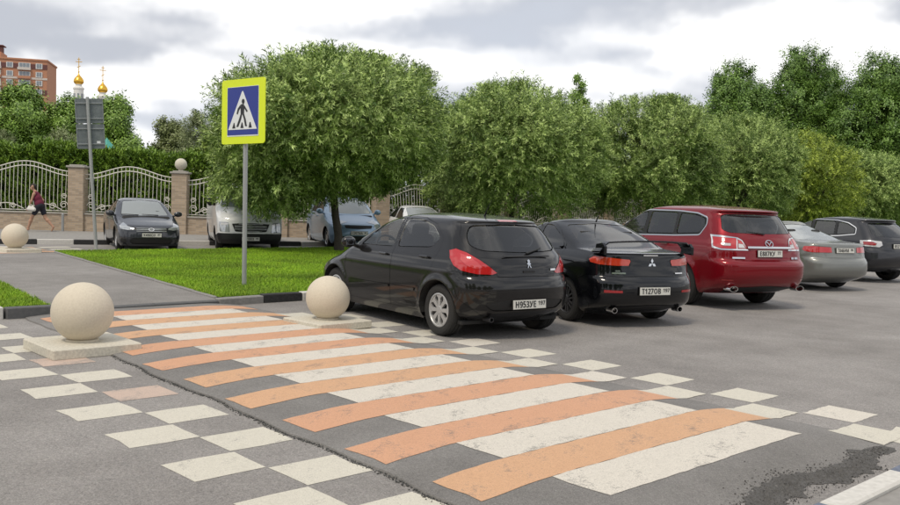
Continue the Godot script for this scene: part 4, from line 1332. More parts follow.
func red_suv() -> void:
	var sp := {
		"L": 5.09, "xf": 1.0, "xr": 3.875, "r": 0.375, "ra": 0.435, "paint": "paint_red", "belt": 1.13, "seat_x": 2.15, "rim": "spokes", "rim_mat": "alloy", "spokes": 6, "tw": 0.245, "flare": 0.02,
		"F": [[0.25, 0.18], [0.4, 0.04], [0.6, 0.0], [0.75, 0.03], [0.88, 0.13], [0.97, 0.4], [1.05, 0.82], [1.12, 1.2], [1.16, 1.32], [1.3, 1.62], [1.45, 1.93], [1.58, 2.22], [1.66, 2.5], [1.70, 2.8], [1.725, 3.2], [1.738, 3.5]],
		"R": [[0.25, 4.5], [0.32, 4.72], [0.38, 4.92], [0.48, 5.03], [0.62, 5.08], [0.76, 5.085], [0.82, 5.05], [0.86, 5.0], [0.98, 4.985], [1.1, 4.95], [1.2, 4.90], [1.28, 4.84], [1.40, 4.755], [1.52, 4.665], [1.60, 4.60], [1.625, 4.62], [1.65, 4.64], [1.672, 4.57], [1.69, 4.38], [1.71, 4.1], [1.728, 3.8], [1.738, 3.52]],
		"W": [[0.25, 0.87], [0.36, 0.93], [0.55, 0.96], [0.8, 0.968], [0.98, 0.96], [1.08, 0.94], [1.15, 0.905], [1.2, 0.885], [1.3, 0.85], [1.45, 0.795], [1.58, 0.745], [1.65, 0.70], [1.69, 0.62], [1.715, 0.48], [1.73, 0.28], [1.738, 0.0]],
		"cf": [[0.25, 0.5], [0.6, 0.65], [0.95, 0.75], [1.12, 0.45], [1.3, 0.36], [1.738, 0.3]], "nf": [[0.25, 2.6], [0.95, 2.4], [1.15, 2.6], [1.738, 2.3]],
		"cr": [[0.25, 0.32], [0.6, 0.42], [0.9, 0.45], [1.2, 0.46], [1.4, 0.46], [1.6, 0.42], [1.738, 0.3]], "nr": [[0.25, 2.9], [0.7, 2.8], [1.0, 2.7], [1.2, 2.7], [1.5, 2.9], [1.738, 2.4]],
		"panels": [
			{"n": "window", "k": "s", "p": rounded([1.86, 1.17, 2.28, 1.53, 2.62, 1.60, 2.66, 1.185], 0.05), "m": "tinted_glass", "par": "front_door", "g": 0.012, "o": -0.008},
			{"n": "window", "k": "s", "p": rounded([2.76, 1.19, 2.72, 1.60, 3.48, 1.60, 3.54, 1.215], 0.05), "m": "tinted_glass", "par": "rear_door", "g": 0.012, "o": -0.008},
			{"n": "quarter_window", "k": "s", "p": rounded([3.62, 1.22, 3.57, 1.595, 3.98, 1.575, 4.27, 1.51, 4.31, 1.40, 4.22, 1.255], 0.06), "m": "tinted_glass", "g": 0.012, "o": -0.008},
			{"n": "window_surround", "k": "s", "p": inset(rounded([1.74, 1.135, 2.24, 1.555, 2.6, 1.632, 3.5, 1.632, 4.02, 1.605, 4.31, 1.535, 4.355, 1.40, 4.25, 1.215, 3.6, 1.178, 2.7, 1.148], 0.05), 0.020), "m": "plastic", "g": 0.0, "o": 0.001},
			{"n": "window_trim", "k": "s", "p": rounded([1.74, 1.135, 2.24, 1.555, 2.6, 1.632, 3.5, 1.632, 4.02, 1.605, 4.31, 1.535, 4.355, 1.40, 4.25, 1.215, 3.6, 1.178, 2.7, 1.148], 0.05), "m": "chrome", "g": 0.0, "o": 0.003},
			{"n": "rear_window", "k": "r", "p": rounded([0.0, 1.275, 0.64, 1.285, 0.72, 1.33, 0.64, 1.56, 0.56, 1.59, 0.0, 1.60], 0.06), "m": "tinted_glass", "c": true, "par": "tailgate", "g": 0.008, "o": -0.006},
			{"n": "windscreen", "k": "f", "p": rounded([0.0, 1.175, 0.72, 1.19, 0.60, 1.60, 0.0, 1.66], 0.06), "m": "car_glass", "c": true, "g": 0.008, "o": -0.006},
			{"n": "lamp_glass", "k": "m", "p": tailq([0.58, 1.12, 0.45, 1.115, 0.45, 1.07, 0.60, 1.07]), "m": "lens_white", "o": 0.008},
			{"n": "lamp_glass", "k": "m", "p": tailq([0.34, 1.115, 0.27, 1.105, 0.24, 1.04, 0.34, 1.04]), "m": "lens_white", "o": 0.008},
			{"n": "lamp_glass", "k": "m", "p": tailq([0.80, 1.215, 0.62, 1.21, 0.365, 1.20, 0.365, 1.025, 0.62, 1.025, 0.77, 1.06]), "m": "lens_red", "o": 0.007},
			{"n": "lamp_glass", "k": "m", "p": tailq([0.35, 1.185, 0.295, 1.16, 0.215, 1.03, 0.35, 1.025]), "m": "lens_red", "o": 0.007},
			{"n": "tail_light", "k": "m", "p": tailq([0.84, 1.25, 0.62, 1.245, 0.34, 1.215, 0.28, 1.175, 0.20, 1.0, 0.62, 1.0, 0.80, 1.03]), "m": "chrome", "o": 0.004},
			{"n": "front_door", "k": "s", "p": [1.40, 0.36, 1.38, 0.8, 1.44, 1.10, 1.72, 1.13, 2.22, 1.56, 2.66, 1.64, 2.71, 1.16, 2.68, 0.36]},
			{"n": "rear_door", "k": "s", "p": [2.68, 0.36, 2.71, 1.16, 2.66, 1.64, 3.54, 1.64, 3.60, 1.18, 3.58, 0.98, 3.48, 0.84, 3.40, 0.66, 3.37, 0.36]},
			{"n": "tailgate", "k": "r", "p": [0.0, 0.84, 0.66, 0.85, 0.68, 1.0, 0.39, 1.003, 0.49, 1.175, 0.56, 1.215, 0.80, 1.245, 0.76, 1.32, 0.68, 1.55, 0.60, 1.61, 0.0, 1.62], "c": true},
			{"n": "roof_spoiler", "k": "r", "p": [0.0, 1.622, 0.62, 1.62, 0.60, 1.665, 0.0, 1.675], "c": true, "m": "paint_red"},
			{"n": "rear_reflector", "k": "r", "p": [0.70, 0.50, 0.86, 0.50, 0.86, 0.53, 0.70, 0.53], "m": "lens_dark_red", "o": 0.003},
			{"n": "lower_valance", "k": "r", "p": rounded([0.0, 0.27, 0.62, 0.27, 0.70, 0.38, 0.0, 0.42], 0.04), "m": "plastic", "c": true, "o": 0.003},
			{"n": "rear_bumper", "k": "m", "p": [["r", 0.0, 0.15], ["r", 0.7, 0.15], ["s", 4.33, 0.15], ["s", 4.33, 0.6], ["s", 4.42, 0.86], ["s", 4.64, 0.97], ["r", 0.80, 0.985], ["r", 0.68, 0.985], ["r", 0.66, 0.84], ["r", 0.0, 0.83]], "c": true},
			{"n": "bonnet", "k": "f", "p": [0.0, 0.92, 0.6, 0.92, 0.80, 1.04, 0.76, 1.13, 0.0, 1.14], "c": true},
		]}
	for i in sp.panels.size():
		if sp.panels[i].n == "lamp_glass": sp.panels[i].par = "tail_light"
	var c := build_car(sp, "parked_car", "large dark red four-wheel-drive car with chrome window surround and twin tailpipes", "cars parked nose to the lawn")
	var h: Hull = sp.hull
	handles(c, h, [["front_door", 2.50, 1.02], ["rear_door", 3.40, 1.04]], "chrome")
	door_mirror(c, h, 1.82, 1.15, Vector3(0.26, 0.19, 0.14), "paint_red")
	number_plate(c, h, 0.955, "r", "Е887КУ", "77", -0.08, 0.012)
	wiper(c, h, -0.02, 1.265, -0.36, 1.30, "r")
	emblem(c, on_tail(h, 0, 1.055, 0.006), [[-0.46, -0.018, 0.46, -0.018, 0.46, 0.016, -0.46, 0.016]], "chrome", "tailgate_strip")
	var wings := ring_shape(0.085, 0.068, 0.013)
	wings.append_array([[-0.072, 0.028, -0.03, 0.03, 0.0, -0.012, 0.03, 0.03, 0.072, 0.028, 0.03, 0.008, 0.0, -0.03, -0.03, 0.008]])
	emblem(c, on_tail(h, 0, 1.115, 0.008), wings)
	emblem(c, on_tail(h, -0.60, 0.88, 0.003), [[-0.11, -0.014, 0.11, -0.014, 0.11, 0.014, -0.11, 0.014]], "chrome", "badge")
	emblem(c, on_tail(h, 0.57, 0.88, 0.003), [[-0.09, -0.018, -0.02, -0.018, -0.02, 0.018, -0.09, 0.018], [0.0, -0.018, 0.09, -0.018, 0.09, 0.018, 0.0, 0.018]], "chrome", "badge")
	for sd in [-0.70, 0.70]: tailpipe(c, Vector3(sd, 0.37, 4.985 - h.L / 2), Vector2(0.09, 0.048))
	place_car(c, sp, uv(8.55, 14.78), 23.0)
	c.scale = Vector3.ONE * 1.025

func silver_sedan_spec(paint: String) -> Dictionary:
	var sp := sedan_spec()
	sp.merge({"L": 4.665, "xf": 0.94, "xr": 3.62, "paint": paint, "fine": 0.85, "rim": "spokes", "rim_mat": "alloy", "spokes": 10,
		"R": [[0.16, 4.14], [0.23, 4.36], [0.30, 4.54], [0.38, 4.63], [0.5, 4.66], [0.62, 4.655], [0.70, 4.62], [0.74, 4.58], [0.88, 4.55], [0.98, 4.53], [1.03, 4.52], [1.05, 4.46], [1.06, 4.30], [1.07, 4.14], [1.08, 4.02], [1.10, 3.92], [1.20, 3.60], [1.30, 3.30], [1.38, 3.07], [1.435, 2.95], [1.47, 2.9], [1.49, 2.86]]}, true)
	var rear := [
		{"n": "reversing_lamp", "k": "m", "p": tailq([0.26, 0.96, 0.21, 0.96, 0.20, 0.86, 0.26, 0.86]), "m": "lens_orange", "o": 0.007, "par": "tail_light"},
		{"n": "tail_light", "k": "m", "p": tailq([0.88, 0.90, 0.86, 0.975, 0.60, 0.985, 0.20, 0.97, 0.19, 0.85, 0.60, 0.845, 0.82, 0.865]), "m": "lens_red", "o": 0.006},
		{"n": "boot_lid", "k": "m", "p": [["r", 0.0, 0.74], ["r", 0.5, 0.745], ["r", 0.54, 0.84], ["r", 0.36, 0.85], ["r", 0.38, 0.97], ["r", 0.68, 0.99], ["r", 0.72, 1.03], ["r", 0.66, 1.085], ["r", 0.0, 1.085]], "c": true},
		{"n": "rear_bumper", "k": "m", "p": [["r", 0.0, 0.10], ["r", 0.7, 0.10], ["s", 4.03, 0.10], ["s", 4.03, 0.5], ["s", 3.98, 0.70], ["s", 4.20, 0.78], ["r", 0.80, 0.80], ["r", 0.52, 0.735], ["r", 0.0, 0.725]], "c": true}]
	for d in rear: sp.panels.insert(0 if d.n not in ["boot_lid", "rear_bumper"] else sp.panels.size(), d)
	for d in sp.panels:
		if d.n in ["rear_window", "windscreen"]: d.m = "sky_sheen_glass"
	return sp

func silver_sedan() -> void:
	var sp := silver_sedan_spec("paint_silver")
	var c := build_car(sp, "parked_car", "silver grey saloon with wide red tail lights parked behind the red car", "cars parked nose to the lawn")
	var h: Hull = sp.hull
	number_plate(c, h, 0.90, "r", "Т846НМ", "99", -0.10, 0.012)
	door_mirror(c, h, 1.55, 0.98, Vector3(0.22, 0.15, 0.12), "paint_silver")
	place_car(c, sp, uv(9.3, 19.95), 23.0)
	var sp2 := silver_sedan_spec("paint_white")
	sp2.fine = 0.6
	var w := build_car(sp2, "parked_car", "white saloon on the far street, mostly hidden behind the black hatchback", "cars parked across the far street")
	place_car(w, sp2, Vector3(-0.45, 0, -31.6), 200.0, "nose")

func grey_suv() -> void:
	var sp := {
		"L": 4.68, "xf": 0.95, "xr": 3.70, "r": 0.365, "ra": 0.425, "paint": "paint_charcoal", "belt": 1.08, "seat_x": 2.0, "rim": "spokes", "rim_mat": "alloy", "spokes": 5, "tw": 0.235, "flare": 0.02, "fine": 0.9,
		"F": [[0.25, 0.18], [0.4, 0.04], [0.6, 0.0], [0.75, 0.03], [0.86, 0.13], [0.93, 0.4], [1.0, 0.72], [1.06, 1.0], [1.10, 1.12], [1.22, 1.45], [1.36, 1.82], [1.5, 2.18], [1.57, 2.45], [1.61, 2.75], [1.63, 3.0], [1.645, 3.2]],
		"R": [[0.25, 4.12], [0.32, 4.34], [0.38, 4.52], [0.48, 4.63], [0.62, 4.68], [0.76, 4.675], [0.84, 4.64], [0.9, 4.61], [1.0, 4.60], [1.1, 4.56], [1.2, 4.48], [1.32, 4.36], [1.44, 4.22], [1.52, 4.12], [1.545, 4.15], [1.57, 4.16], [1.59, 4.05], [1.61, 3.8], [1.63, 3.5], [1.645, 3.22]],
		"W": [[0.25, 0.85], [0.36, 0.90], [0.55, 0.93], [0.8, 0.935], [0.96, 0.925], [1.05, 0.90], [1.1, 0.87], [1.15, 0.845], [1.25, 0.80], [1.4, 0.73], [1.5, 0.68], [1.56, 0.635], [1.60, 0.56], [1.625, 0.43], [1.64, 0.25], [1.645, 0.0]],
		"cf": [[0.25, 0.5], [0.6, 0.65], [0.95, 0.75], [1.1, 0.45], [1.3, 0.36], [1.645, 0.3]], "nf": [[0.25, 2.6], [0.95, 2.4], [1.1, 2.6], [1.645, 2.3]],
		"cr": [[0.25, 0.36], [0.6, 0.46], [0.9, 0.5], [1.2, 0.48], [1.4, 0.44], [1.645, 0.3]], "nr": [[0.25, 2.8], [0.7, 2.6], [1.0, 2.5], [1.2, 2.6], [1.5, 2.7], [1.645, 2.4]],
		"panels": [
			{"n": "window", "k": "s", "p": rounded([1.66, 1.11, 2.12, 1.43, 2.46, 1.52, 2.50, 1.13], 0.05), "m": "tinted_glass", "par": "front_door", "g": 0.012, "o": -0.008},
			{"n": "window", "k": "s", "p": rounded([2.60, 1.135, 2.56, 1.52, 3.20, 1.51, 3.28, 1.16], 0.05), "m": "tinted_glass", "par": "rear_door", "g": 0.012, "o": -0.008},
			{"n": "quarter_window", "k": "s", "p": rounded([3.36, 1.165, 3.29, 1.505, 3.58, 1.46, 3.86, 1.34, 3.88, 1.21], 0.05), "m": "tinted_glass", "g": 0.012, "o": -0.008},
			{"n": "window_surround", "k": "s", "p": inset(rounded([1.56, 1.082, 2.08, 1.455, 2.45, 1.552, 3.24, 1.545, 3.6, 1.49, 3.90, 1.365, 3.94, 1.19, 3.4, 1.125, 2.5, 1.092], 0.05), 0.020), "m": "plastic", "g": 0.0, "o": 0.001},
			{"n": "window_trim", "k": "s", "p": rounded([1.56, 1.082, 2.08, 1.455, 2.45, 1.552, 3.24, 1.545, 3.6, 1.49, 3.90, 1.365, 3.94, 1.19, 3.4, 1.125, 2.5, 1.092], 0.05), "m": "chrome", "g": 0.0, "o": 0.003},
			{"n": "rear_window", "k": "r", "p": rounded([0.0, 1.15, 0.60, 1.16, 0.68, 1.21, 0.56, 1.48, 0.0, 1.51], 0.06), "m": "tinted_glass", "c": true, "par": "tailgate", "g": 0.008, "o": -0.006},
			{"n": "windscreen", "k": "f", "p": rounded([0.0, 1.115, 0.68, 1.13, 0.54, 1.52, 0.0, 1.58], 0.06), "m": "car_glass", "c": true, "g": 0.008, "o": -0.006},
			{"n": "lamp_glass", "k": "m", "p": tailq([0.80, 1.03, 0.56, 1.03, 0.46, 0.99, 0.50, 0.94, 0.78, 0.95]), "m": "lens_dark_red", "o": 0.008, "par": "tail_light"},
			{"n": "tail_light", "k": "m", "p": tailq([0.88, 1.06, 0.62, 1.075, 0.36, 1.05, 0.33, 0.95, 0.40, 0.90, 0.86, 0.92]), "m": "lens_white", "o": 0.005},
			{"n": "front_door", "k": "s", "p": [1.32, 0.36, 1.30, 0.8, 1.36, 1.06, 1.54, 1.08, 2.07, 1.46, 2.48, 1.56, 2.55, 1.10, 2.53, 0.36]},
			{"n": "rear_door", "k": "s", "p": [2.53, 0.36, 2.55, 1.10, 2.48, 1.56, 3.27, 1.55, 3.35, 1.12, 3.36, 0.96, 3.28, 0.80, 3.22, 0.64, 3.20, 0.36]},
			{"n": "tailgate", "k": "r", "p": [0.0, 0.82, 0.60, 0.83, 0.60, 0.90, 0.56, 0.95, 0.60, 1.05, 0.74, 1.085, 0.70, 1.22, 0.58, 1.50, 0.0, 1.535], "c": true},
			{"n": "rear_bumper", "k": "m", "p": [["r", 0.0, 0.15], ["r", 0.7, 0.15], ["s", 4.14, 0.15], ["s", 4.14, 0.6], ["s", 4.16, 0.84], ["s", 4.28, 0.90], ["r", 0.66, 0.885], ["r", 0.60, 0.815], ["r", 0.0, 0.81]], "c": true},
		]}
	var c := build_car(sp, "parked_car", "charcoal crossover with chrome window line at the end of the parked row", "cars parked nose to the lawn")
	var h: Hull = sp.hull
	handles(c, h, [["front_door", 2.34, 0.98], ["rear_door", 3.16, 1.0]], "chrome")
	door_mirror(c, h, 1.66, 1.09, Vector3(0.24, 0.17, 0.13), "paint_charcoal")
	number_plate(c, h, 0.93, "r", "В521ТР", "77", -0.06, 0.012)
	place_car(c, sp, uv(9.6, 23.8), 26.0)

func grille_bars(car: Node3D, h: Hull, ys_: Array, half: float, m: String, r := 0.011) -> void:
	for y in ys_:
		var mb := MB.new()
		var pts := []
		for i in 13:
			var z := lerpf(-half, half, i / 12.0)
			var s := h.front(absf(z), y)
			s.x = clampf(s.x, 0.0, h.smax)
			var p := h.P(s.x, y) + h.Nn(s.x, y) * 0.006
			p.x = absf(p.x) * signf(z)
			pts.append(p)
		mb.tube(pts, r, 6)
		put(mb, "grille_bar", M[m], car)

func slate_sedan() -> void:
	var sp := sedan_spec()
	sp.merge({"L": 4.62, "xr": 3.66, "xf": 0.96, "paint": "paint_slate", "rim": "spokes", "rim_mat": "alloy", "kf": 0.06,
		"R": [[0.16, 4.42], [0.3, 4.56], [0.5, 4.62], [0.7, 4.58], [0.9, 4.55], [1.03, 4.5], [1.06, 4.30], [1.08, 4.05], [1.20, 3.66], [1.30, 3.35], [1.38, 3.1], [1.435, 2.95], [1.47, 2.9], [1.49, 2.87]],
		"F": [[0.16, 0.14], [0.26, 0.05], [0.40, 0.0], [0.55, 0.015], [0.66, 0.06], [0.73, 0.18], [0.80, 0.45], [0.88, 0.82], [0.95, 1.10], [0.98, 1.18], [1.10, 1.46], [1.25, 1.80], [1.37, 2.10], [1.435, 2.36], [1.47, 2.62], [1.49, 2.86]]}, true)
	for i in sp.panels.size():
		if sp.panels[i].n == "headlight": sp.panels[i] = {"n": "headlight", "k": "m", "p": [["s", 0.66, 0.80], ["s", 0.42, 0.775], ["f", 0.62, 0.715], ["f", 0.46, 0.665], ["f", 0.44, 0.625], ["f", 0.60, 0.60], ["f", 0.78, 0.63], ["s", 0.52, 0.71]], "m": "headlamp", "o": 0.005}
		if sp.panels[i].n == "windscreen": sp.panels[i].m = "sky_sheen_glass"
	var fronts := [
		{"n": "grille", "k": "f", "p": rounded([0.0, 0.545, 0.28, 0.55, 0.44, 0.615, 0.46, 0.665, 0.0, 0.675], 0.02), "m": "plastic", "c": true, "o": -0.012},
		{"n": "lower_grille", "k": "f", "p": rounded([0.0, 0.22, 0.50, 0.22, 0.58, 0.31, 0.50, 0.39, 0.0, 0.40], 0.04), "m": "plastic", "c": true, "o": -0.012},
		{"n": "fog_lamp", "k": "f", "p": rounded([0.64, 0.25, 0.76, 0.25, 0.78, 0.36, 0.66, 0.36], 0.03), "m": "plastic", "o": -0.006}]
	for d in fronts: sp.panels.push_front(d)
	var c := build_car(sp, "parked_car", "dark slate saloon facing the lawn beside the grey sign backs", "cars parked across the far street")
	var h: Hull = sp.hull
	grille_bars(c, h, [0.58, 0.62, 0.655], 0.40, "chrome")
	emblem(c, on_nose(h, 0, 0.625, 0.008), ring_shape(0.075, 0.05, 0.014))
	door_mirror(c, h, 1.42, 0.98, Vector3(0.24, 0.16, 0.13), "paint_slate")
	number_plate(c, h, 0.475, "f", "К490ОУ", "97", 0.0, 0.012)
	for z in [-0.35, 0.2]: wiper(c, h, z, 0.985, z + 0.45, 1.005, "f")
	place_car(c, sp, Vector3(-8.3, 0, -24.9), 180.0 + 27.0, "nose")

func white_van() -> void:
	var sp := {
		"L": 4.86, "xf": 0.95, "xr": 3.88, "r": 0.34, "ra": 0.40, "paint": "paint_white", "belt": 1.30, "seat_x": 1.75, "rim": "spokes", "rim_mat": "dark_alloy", "spokes": 8, "kf": 0.03, "kr": 0.01, "fine": 0.9, "category": "van",
		"F": [[0.22, 0.12], [0.36, 0.02], [0.55, 0.0], [0.8, 0.02], [0.98, 0.09], [1.10, 0.30], [1.20, 0.58], [1.27, 0.74], [1.45, 0.93], [1.7, 1.20], [1.9, 1.48], [1.98, 1.75], [2.03, 2.1], [2.06, 2.6]],
		"R": [[0.22, 4.74], [0.4, 4.84], [0.6, 4.86], [1.2, 4.84], [1.8, 4.76], [1.95, 4.68], [2.02, 4.4], [2.05, 3.6], [2.06, 2.8]],
		"W": [[0.22, 0.90], [0.36, 0.955], [0.55, 0.98], [1.0, 0.985], [1.25, 0.97], [1.5, 0.94], [1.8, 0.885], [1.93, 0.84], [2.0, 0.74], [2.04, 0.55], [2.055, 0.3], [2.06, 0.0]],
		"cf": [[0.22, 0.35], [0.6, 0.42], [1.0, 0.45], [1.3, 0.38], [2.06, 0.3]], "nf": [[0.22, 3.0], [0.8, 2.9], [1.2, 2.8], [2.06, 2.6]],
		"cr": [[0.22, 0.15], [2.06, 0.15]], "nr": [[0.22, 3.5], [2.06, 3.0]],
		"panels": [
			{"n": "window", "k": "s", "p": rounded([1.25, 1.32, 1.62, 1.75, 2.05, 1.78, 2.08, 1.30], 0.05), "m": "car_glass", "par": "front_door", "g": 0.012, "o": -0.008},
			{"n": "windscreen", "k": "f", "p": rounded([0.0, 1.29, 0.80, 1.31, 0.70, 1.84, 0.0, 1.88], 0.06), "m": "sky_sheen_glass", "c": true, "g": 0.008, "o": -0.006},
			{"n": "grille", "k": "f", "p": rounded([0.0, 0.56, 0.46, 0.58, 0.56, 0.82, 0.0, 0.85], 0.03), "m": "plastic", "c": true, "o": -0.014},
			{"n": "indicator", "k": "f", "p": [0.66, 0.77, 0.86, 0.77, 0.86, 0.835, 0.66, 0.835], "m": "lens_white", "o": 0.007, "par": "headlight"},
			{"n": "headlight", "k": "f", "p": rounded([0.60, 0.555, 0.89, 0.575, 0.91, 0.87, 0.64, 0.85], 0.03), "m": "headlamp", "o": 0.005},
			{"n": "front_door", "k": "s", "p": [1.38, 0.34, 1.32, 0.8, 1.16, 1.26, 1.58, 1.82, 2.12, 1.84, 2.16, 0.34]},
			{"n": "front_bumper", "k": "m", "p": [["f", 0.0, 0.15], ["f", 0.8, 0.15], ["s", 0.55, 0.15], ["s", 0.55, 0.46], ["f", 0.92, 0.53], ["f", 0.58, 0.53], ["f", 0.0, 0.53]], "m": "plastic", "c": true, "o": 0.006},
			{"n": "bonnet", "k": "f", "p": [0.0, 0.88, 0.62, 0.89, 0.84, 1.0, 0.82, 1.24, 0.0, 1.255], "c": true},
		]}
	var c := build_car(sp, "parked_van", "white delivery van with black bumper half hidden under the willow crown", "cars parked across the far street")
	var h: Hull = sp.hull
	grille_bars(c, h, [0.63, 0.70, 0.78], 0.47, "dark_alloy", 0.016)
	emblem(c, on_nose(h, 0, 0.74, 0.02), ring_shape(0.10, 0.045, 0.014))
	door_mirror(c, h, 1.2, 1.36, Vector3(0.24, 0.32, 0.16), "plastic")
	number_plate(c, h, 0.37, "f", "О318КХ", "99", 0.0, 0.016)
	place_car(c, sp, Vector3(-5.95, 0, -26.7), 180.0 + 19.0, "nose")

func blue_car() -> void:
	var sp := {
		"L": 4.05, "xf": 0.86, "xr": 3.40, "r": 0.31, "ra": 0.365, "paint": "paint_blue", "belt": 1.02, "seat_x": 1.85, "rim": "spokes", "rim_mat": "alloy", "spokes": 5, "kf": 0.06, "fine": 0.85,
		"F": [[0.17, 0.12], [0.3, 0.03], [0.45, 0.0], [0.62, 0.03], [0.75, 0.12], [0.84, 0.34], [0.92, 0.62], [1.0, 0.88], [1.04, 0.98], [1.2, 1.22], [1.36, 1.48], [1.48, 1.72], [1.55, 1.98], [1.58, 2.2], [1.60, 2.5]],
		"R": [[0.17, 3.86], [0.3, 3.98], [0.5, 4.05], [0.7, 4.03], [0.9, 3.99], [1.1, 3.92], [1.3, 3.82], [1.45, 3.72], [1.52, 3.62], [1.56, 3.4], [1.585, 3.0], [1.60, 2.6]],
		"W": [[0.17, 0.76], [0.3, 0.82], [0.5, 0.845], [0.8, 0.85], [0.98, 0.835], [1.05, 0.81], [1.2, 0.765], [1.4, 0.70], [1.5, 0.645], [1.55, 0.57], [1.58, 0.43], [1.595, 0.25], [1.60, 0.0]],
		"cf": [[0.17, 0.45], [0.5, 0.55], [0.85, 0.6], [1.0, 0.42], [1.60, 0.3]], "nf": [[0.17, 2.6], [0.85, 2.4], [1.05, 2.6], [1.60, 2.3]],
		"cr": [[0.17, 0.3], [1.0, 0.35], [1.60, 0.3]], "nr": [[0.17, 2.8], [1.60, 2.5]],
		"panels": [
			{"n": "window", "k": "s", "p": rounded([1.36, 1.07, 1.76, 1.46, 2.18, 1.52, 2.22, 1.075], 0.05), "m": "car_glass", "par": "front_door", "g": 0.012, "o": -0.008},
			{"n": "window", "k": "s", "p": rounded([2.32, 1.08, 2.28, 1.52, 2.95, 1.49, 3.08, 1.10], 0.05), "m": "tinted_glass", "par": "rear_door", "g": 0.012, "o": -0.008},
			{"n": "windscreen", "k": "f", "p": rounded([0.0, 1.055, 0.66, 1.075, 0.55, 1.48, 0.0, 1.53], 0.06), "m": "sky_sheen_glass", "c": true, "g": 0.008, "o": -0.006},
			{"n": "grille", "k": "f", "p": rounded([0.0, 0.62, 0.40, 0.64, 0.44, 0.735, 0.0, 0.74], 0.03), "m": "plastic", "c": true, "o": -0.012},
			{"n": "lower_grille", "k": "f", "p": rounded([0.0, 0.24, 0.52, 0.24, 0.56, 0.40, 0.0, 0.42], 0.04), "m": "plastic", "c": true, "o": -0.01},
			{"n": "headlight", "k": "m", "p": [["s", 0.56, 0.88], ["s", 0.30, 0.82], ["f", 0.52, 0.76], ["f", 0.48, 0.65], ["f", 0.68, 0.64], ["s", 0.34, 0.70]], "m": "headlamp", "o": 0.005},
			{"n": "front_door", "k": "s", "p": [1.16, 0.27, 1.14, 0.8, 1.20, 1.03, 1.34, 1.05, 1.74, 1.49, 2.22, 1.55, 2.27, 1.05, 2.25, 0.27]},
			{"n": "rear_door", "k": "s", "p": [2.25, 0.27, 2.27, 1.05, 2.22, 1.55, 2.98, 1.52, 3.16, 1.08, 3.12, 0.75, 3.0, 0.6, 2.96, 0.27]},
			{"n": "bonnet", "k": "f", "p": [0.0, 0.76, 0.5, 0.78, 0.70, 0.92, 0.66, 1.02, 0.0, 1.03], "c": true},
		]}
	var c := build_car(sp, "parked_car", "light blue compact car parked behind the slim willow trunk", "cars parked across the far street")
	var h: Hull = sp.hull
	handles(c, h, [["front_door", 2.08, 0.96], ["rear_door", 2.92, 0.97]], "paint_blue")
	door_mirror(c, h, 1.32, 1.06, Vector3(0.22, 0.17, 0.13), "paint_blue")
	grille_bars(c, h, [0.66, 0.70], 0.40, "dark_alloy")
	number_plate(c, h, 0.50, "f", "С207МА", "97", 0.0, 0.012)
	place_car(c, sp, Vector3(-3.05, 0, -29.5), 180.0 + 21.0, "nose")
	c.scale = Vector3.ONE * 1.09

func parked_cars() -> void:
	hatchback()
	winged_sedan()
	red_suv()
	silver_sedan()
	grey_suv()
	slate_sedan()
	white_van()
	blue_car()

# ---------------------------------------------------------------- fence, buildings
func fence_spots() -> Array:
	var o := []
	var p3 := Vector3(-2.73, 0.12, -34.49)
	for k in range(-2, 4): o.append(Vector3(-14.01 + 3.76 * k, 0.12, -33.65 - 0.28 * k))
	for k in range(1, 6): o.append(p3 + Vector3(0.70, 0, -0.714) * 3.77 * k)
	return o

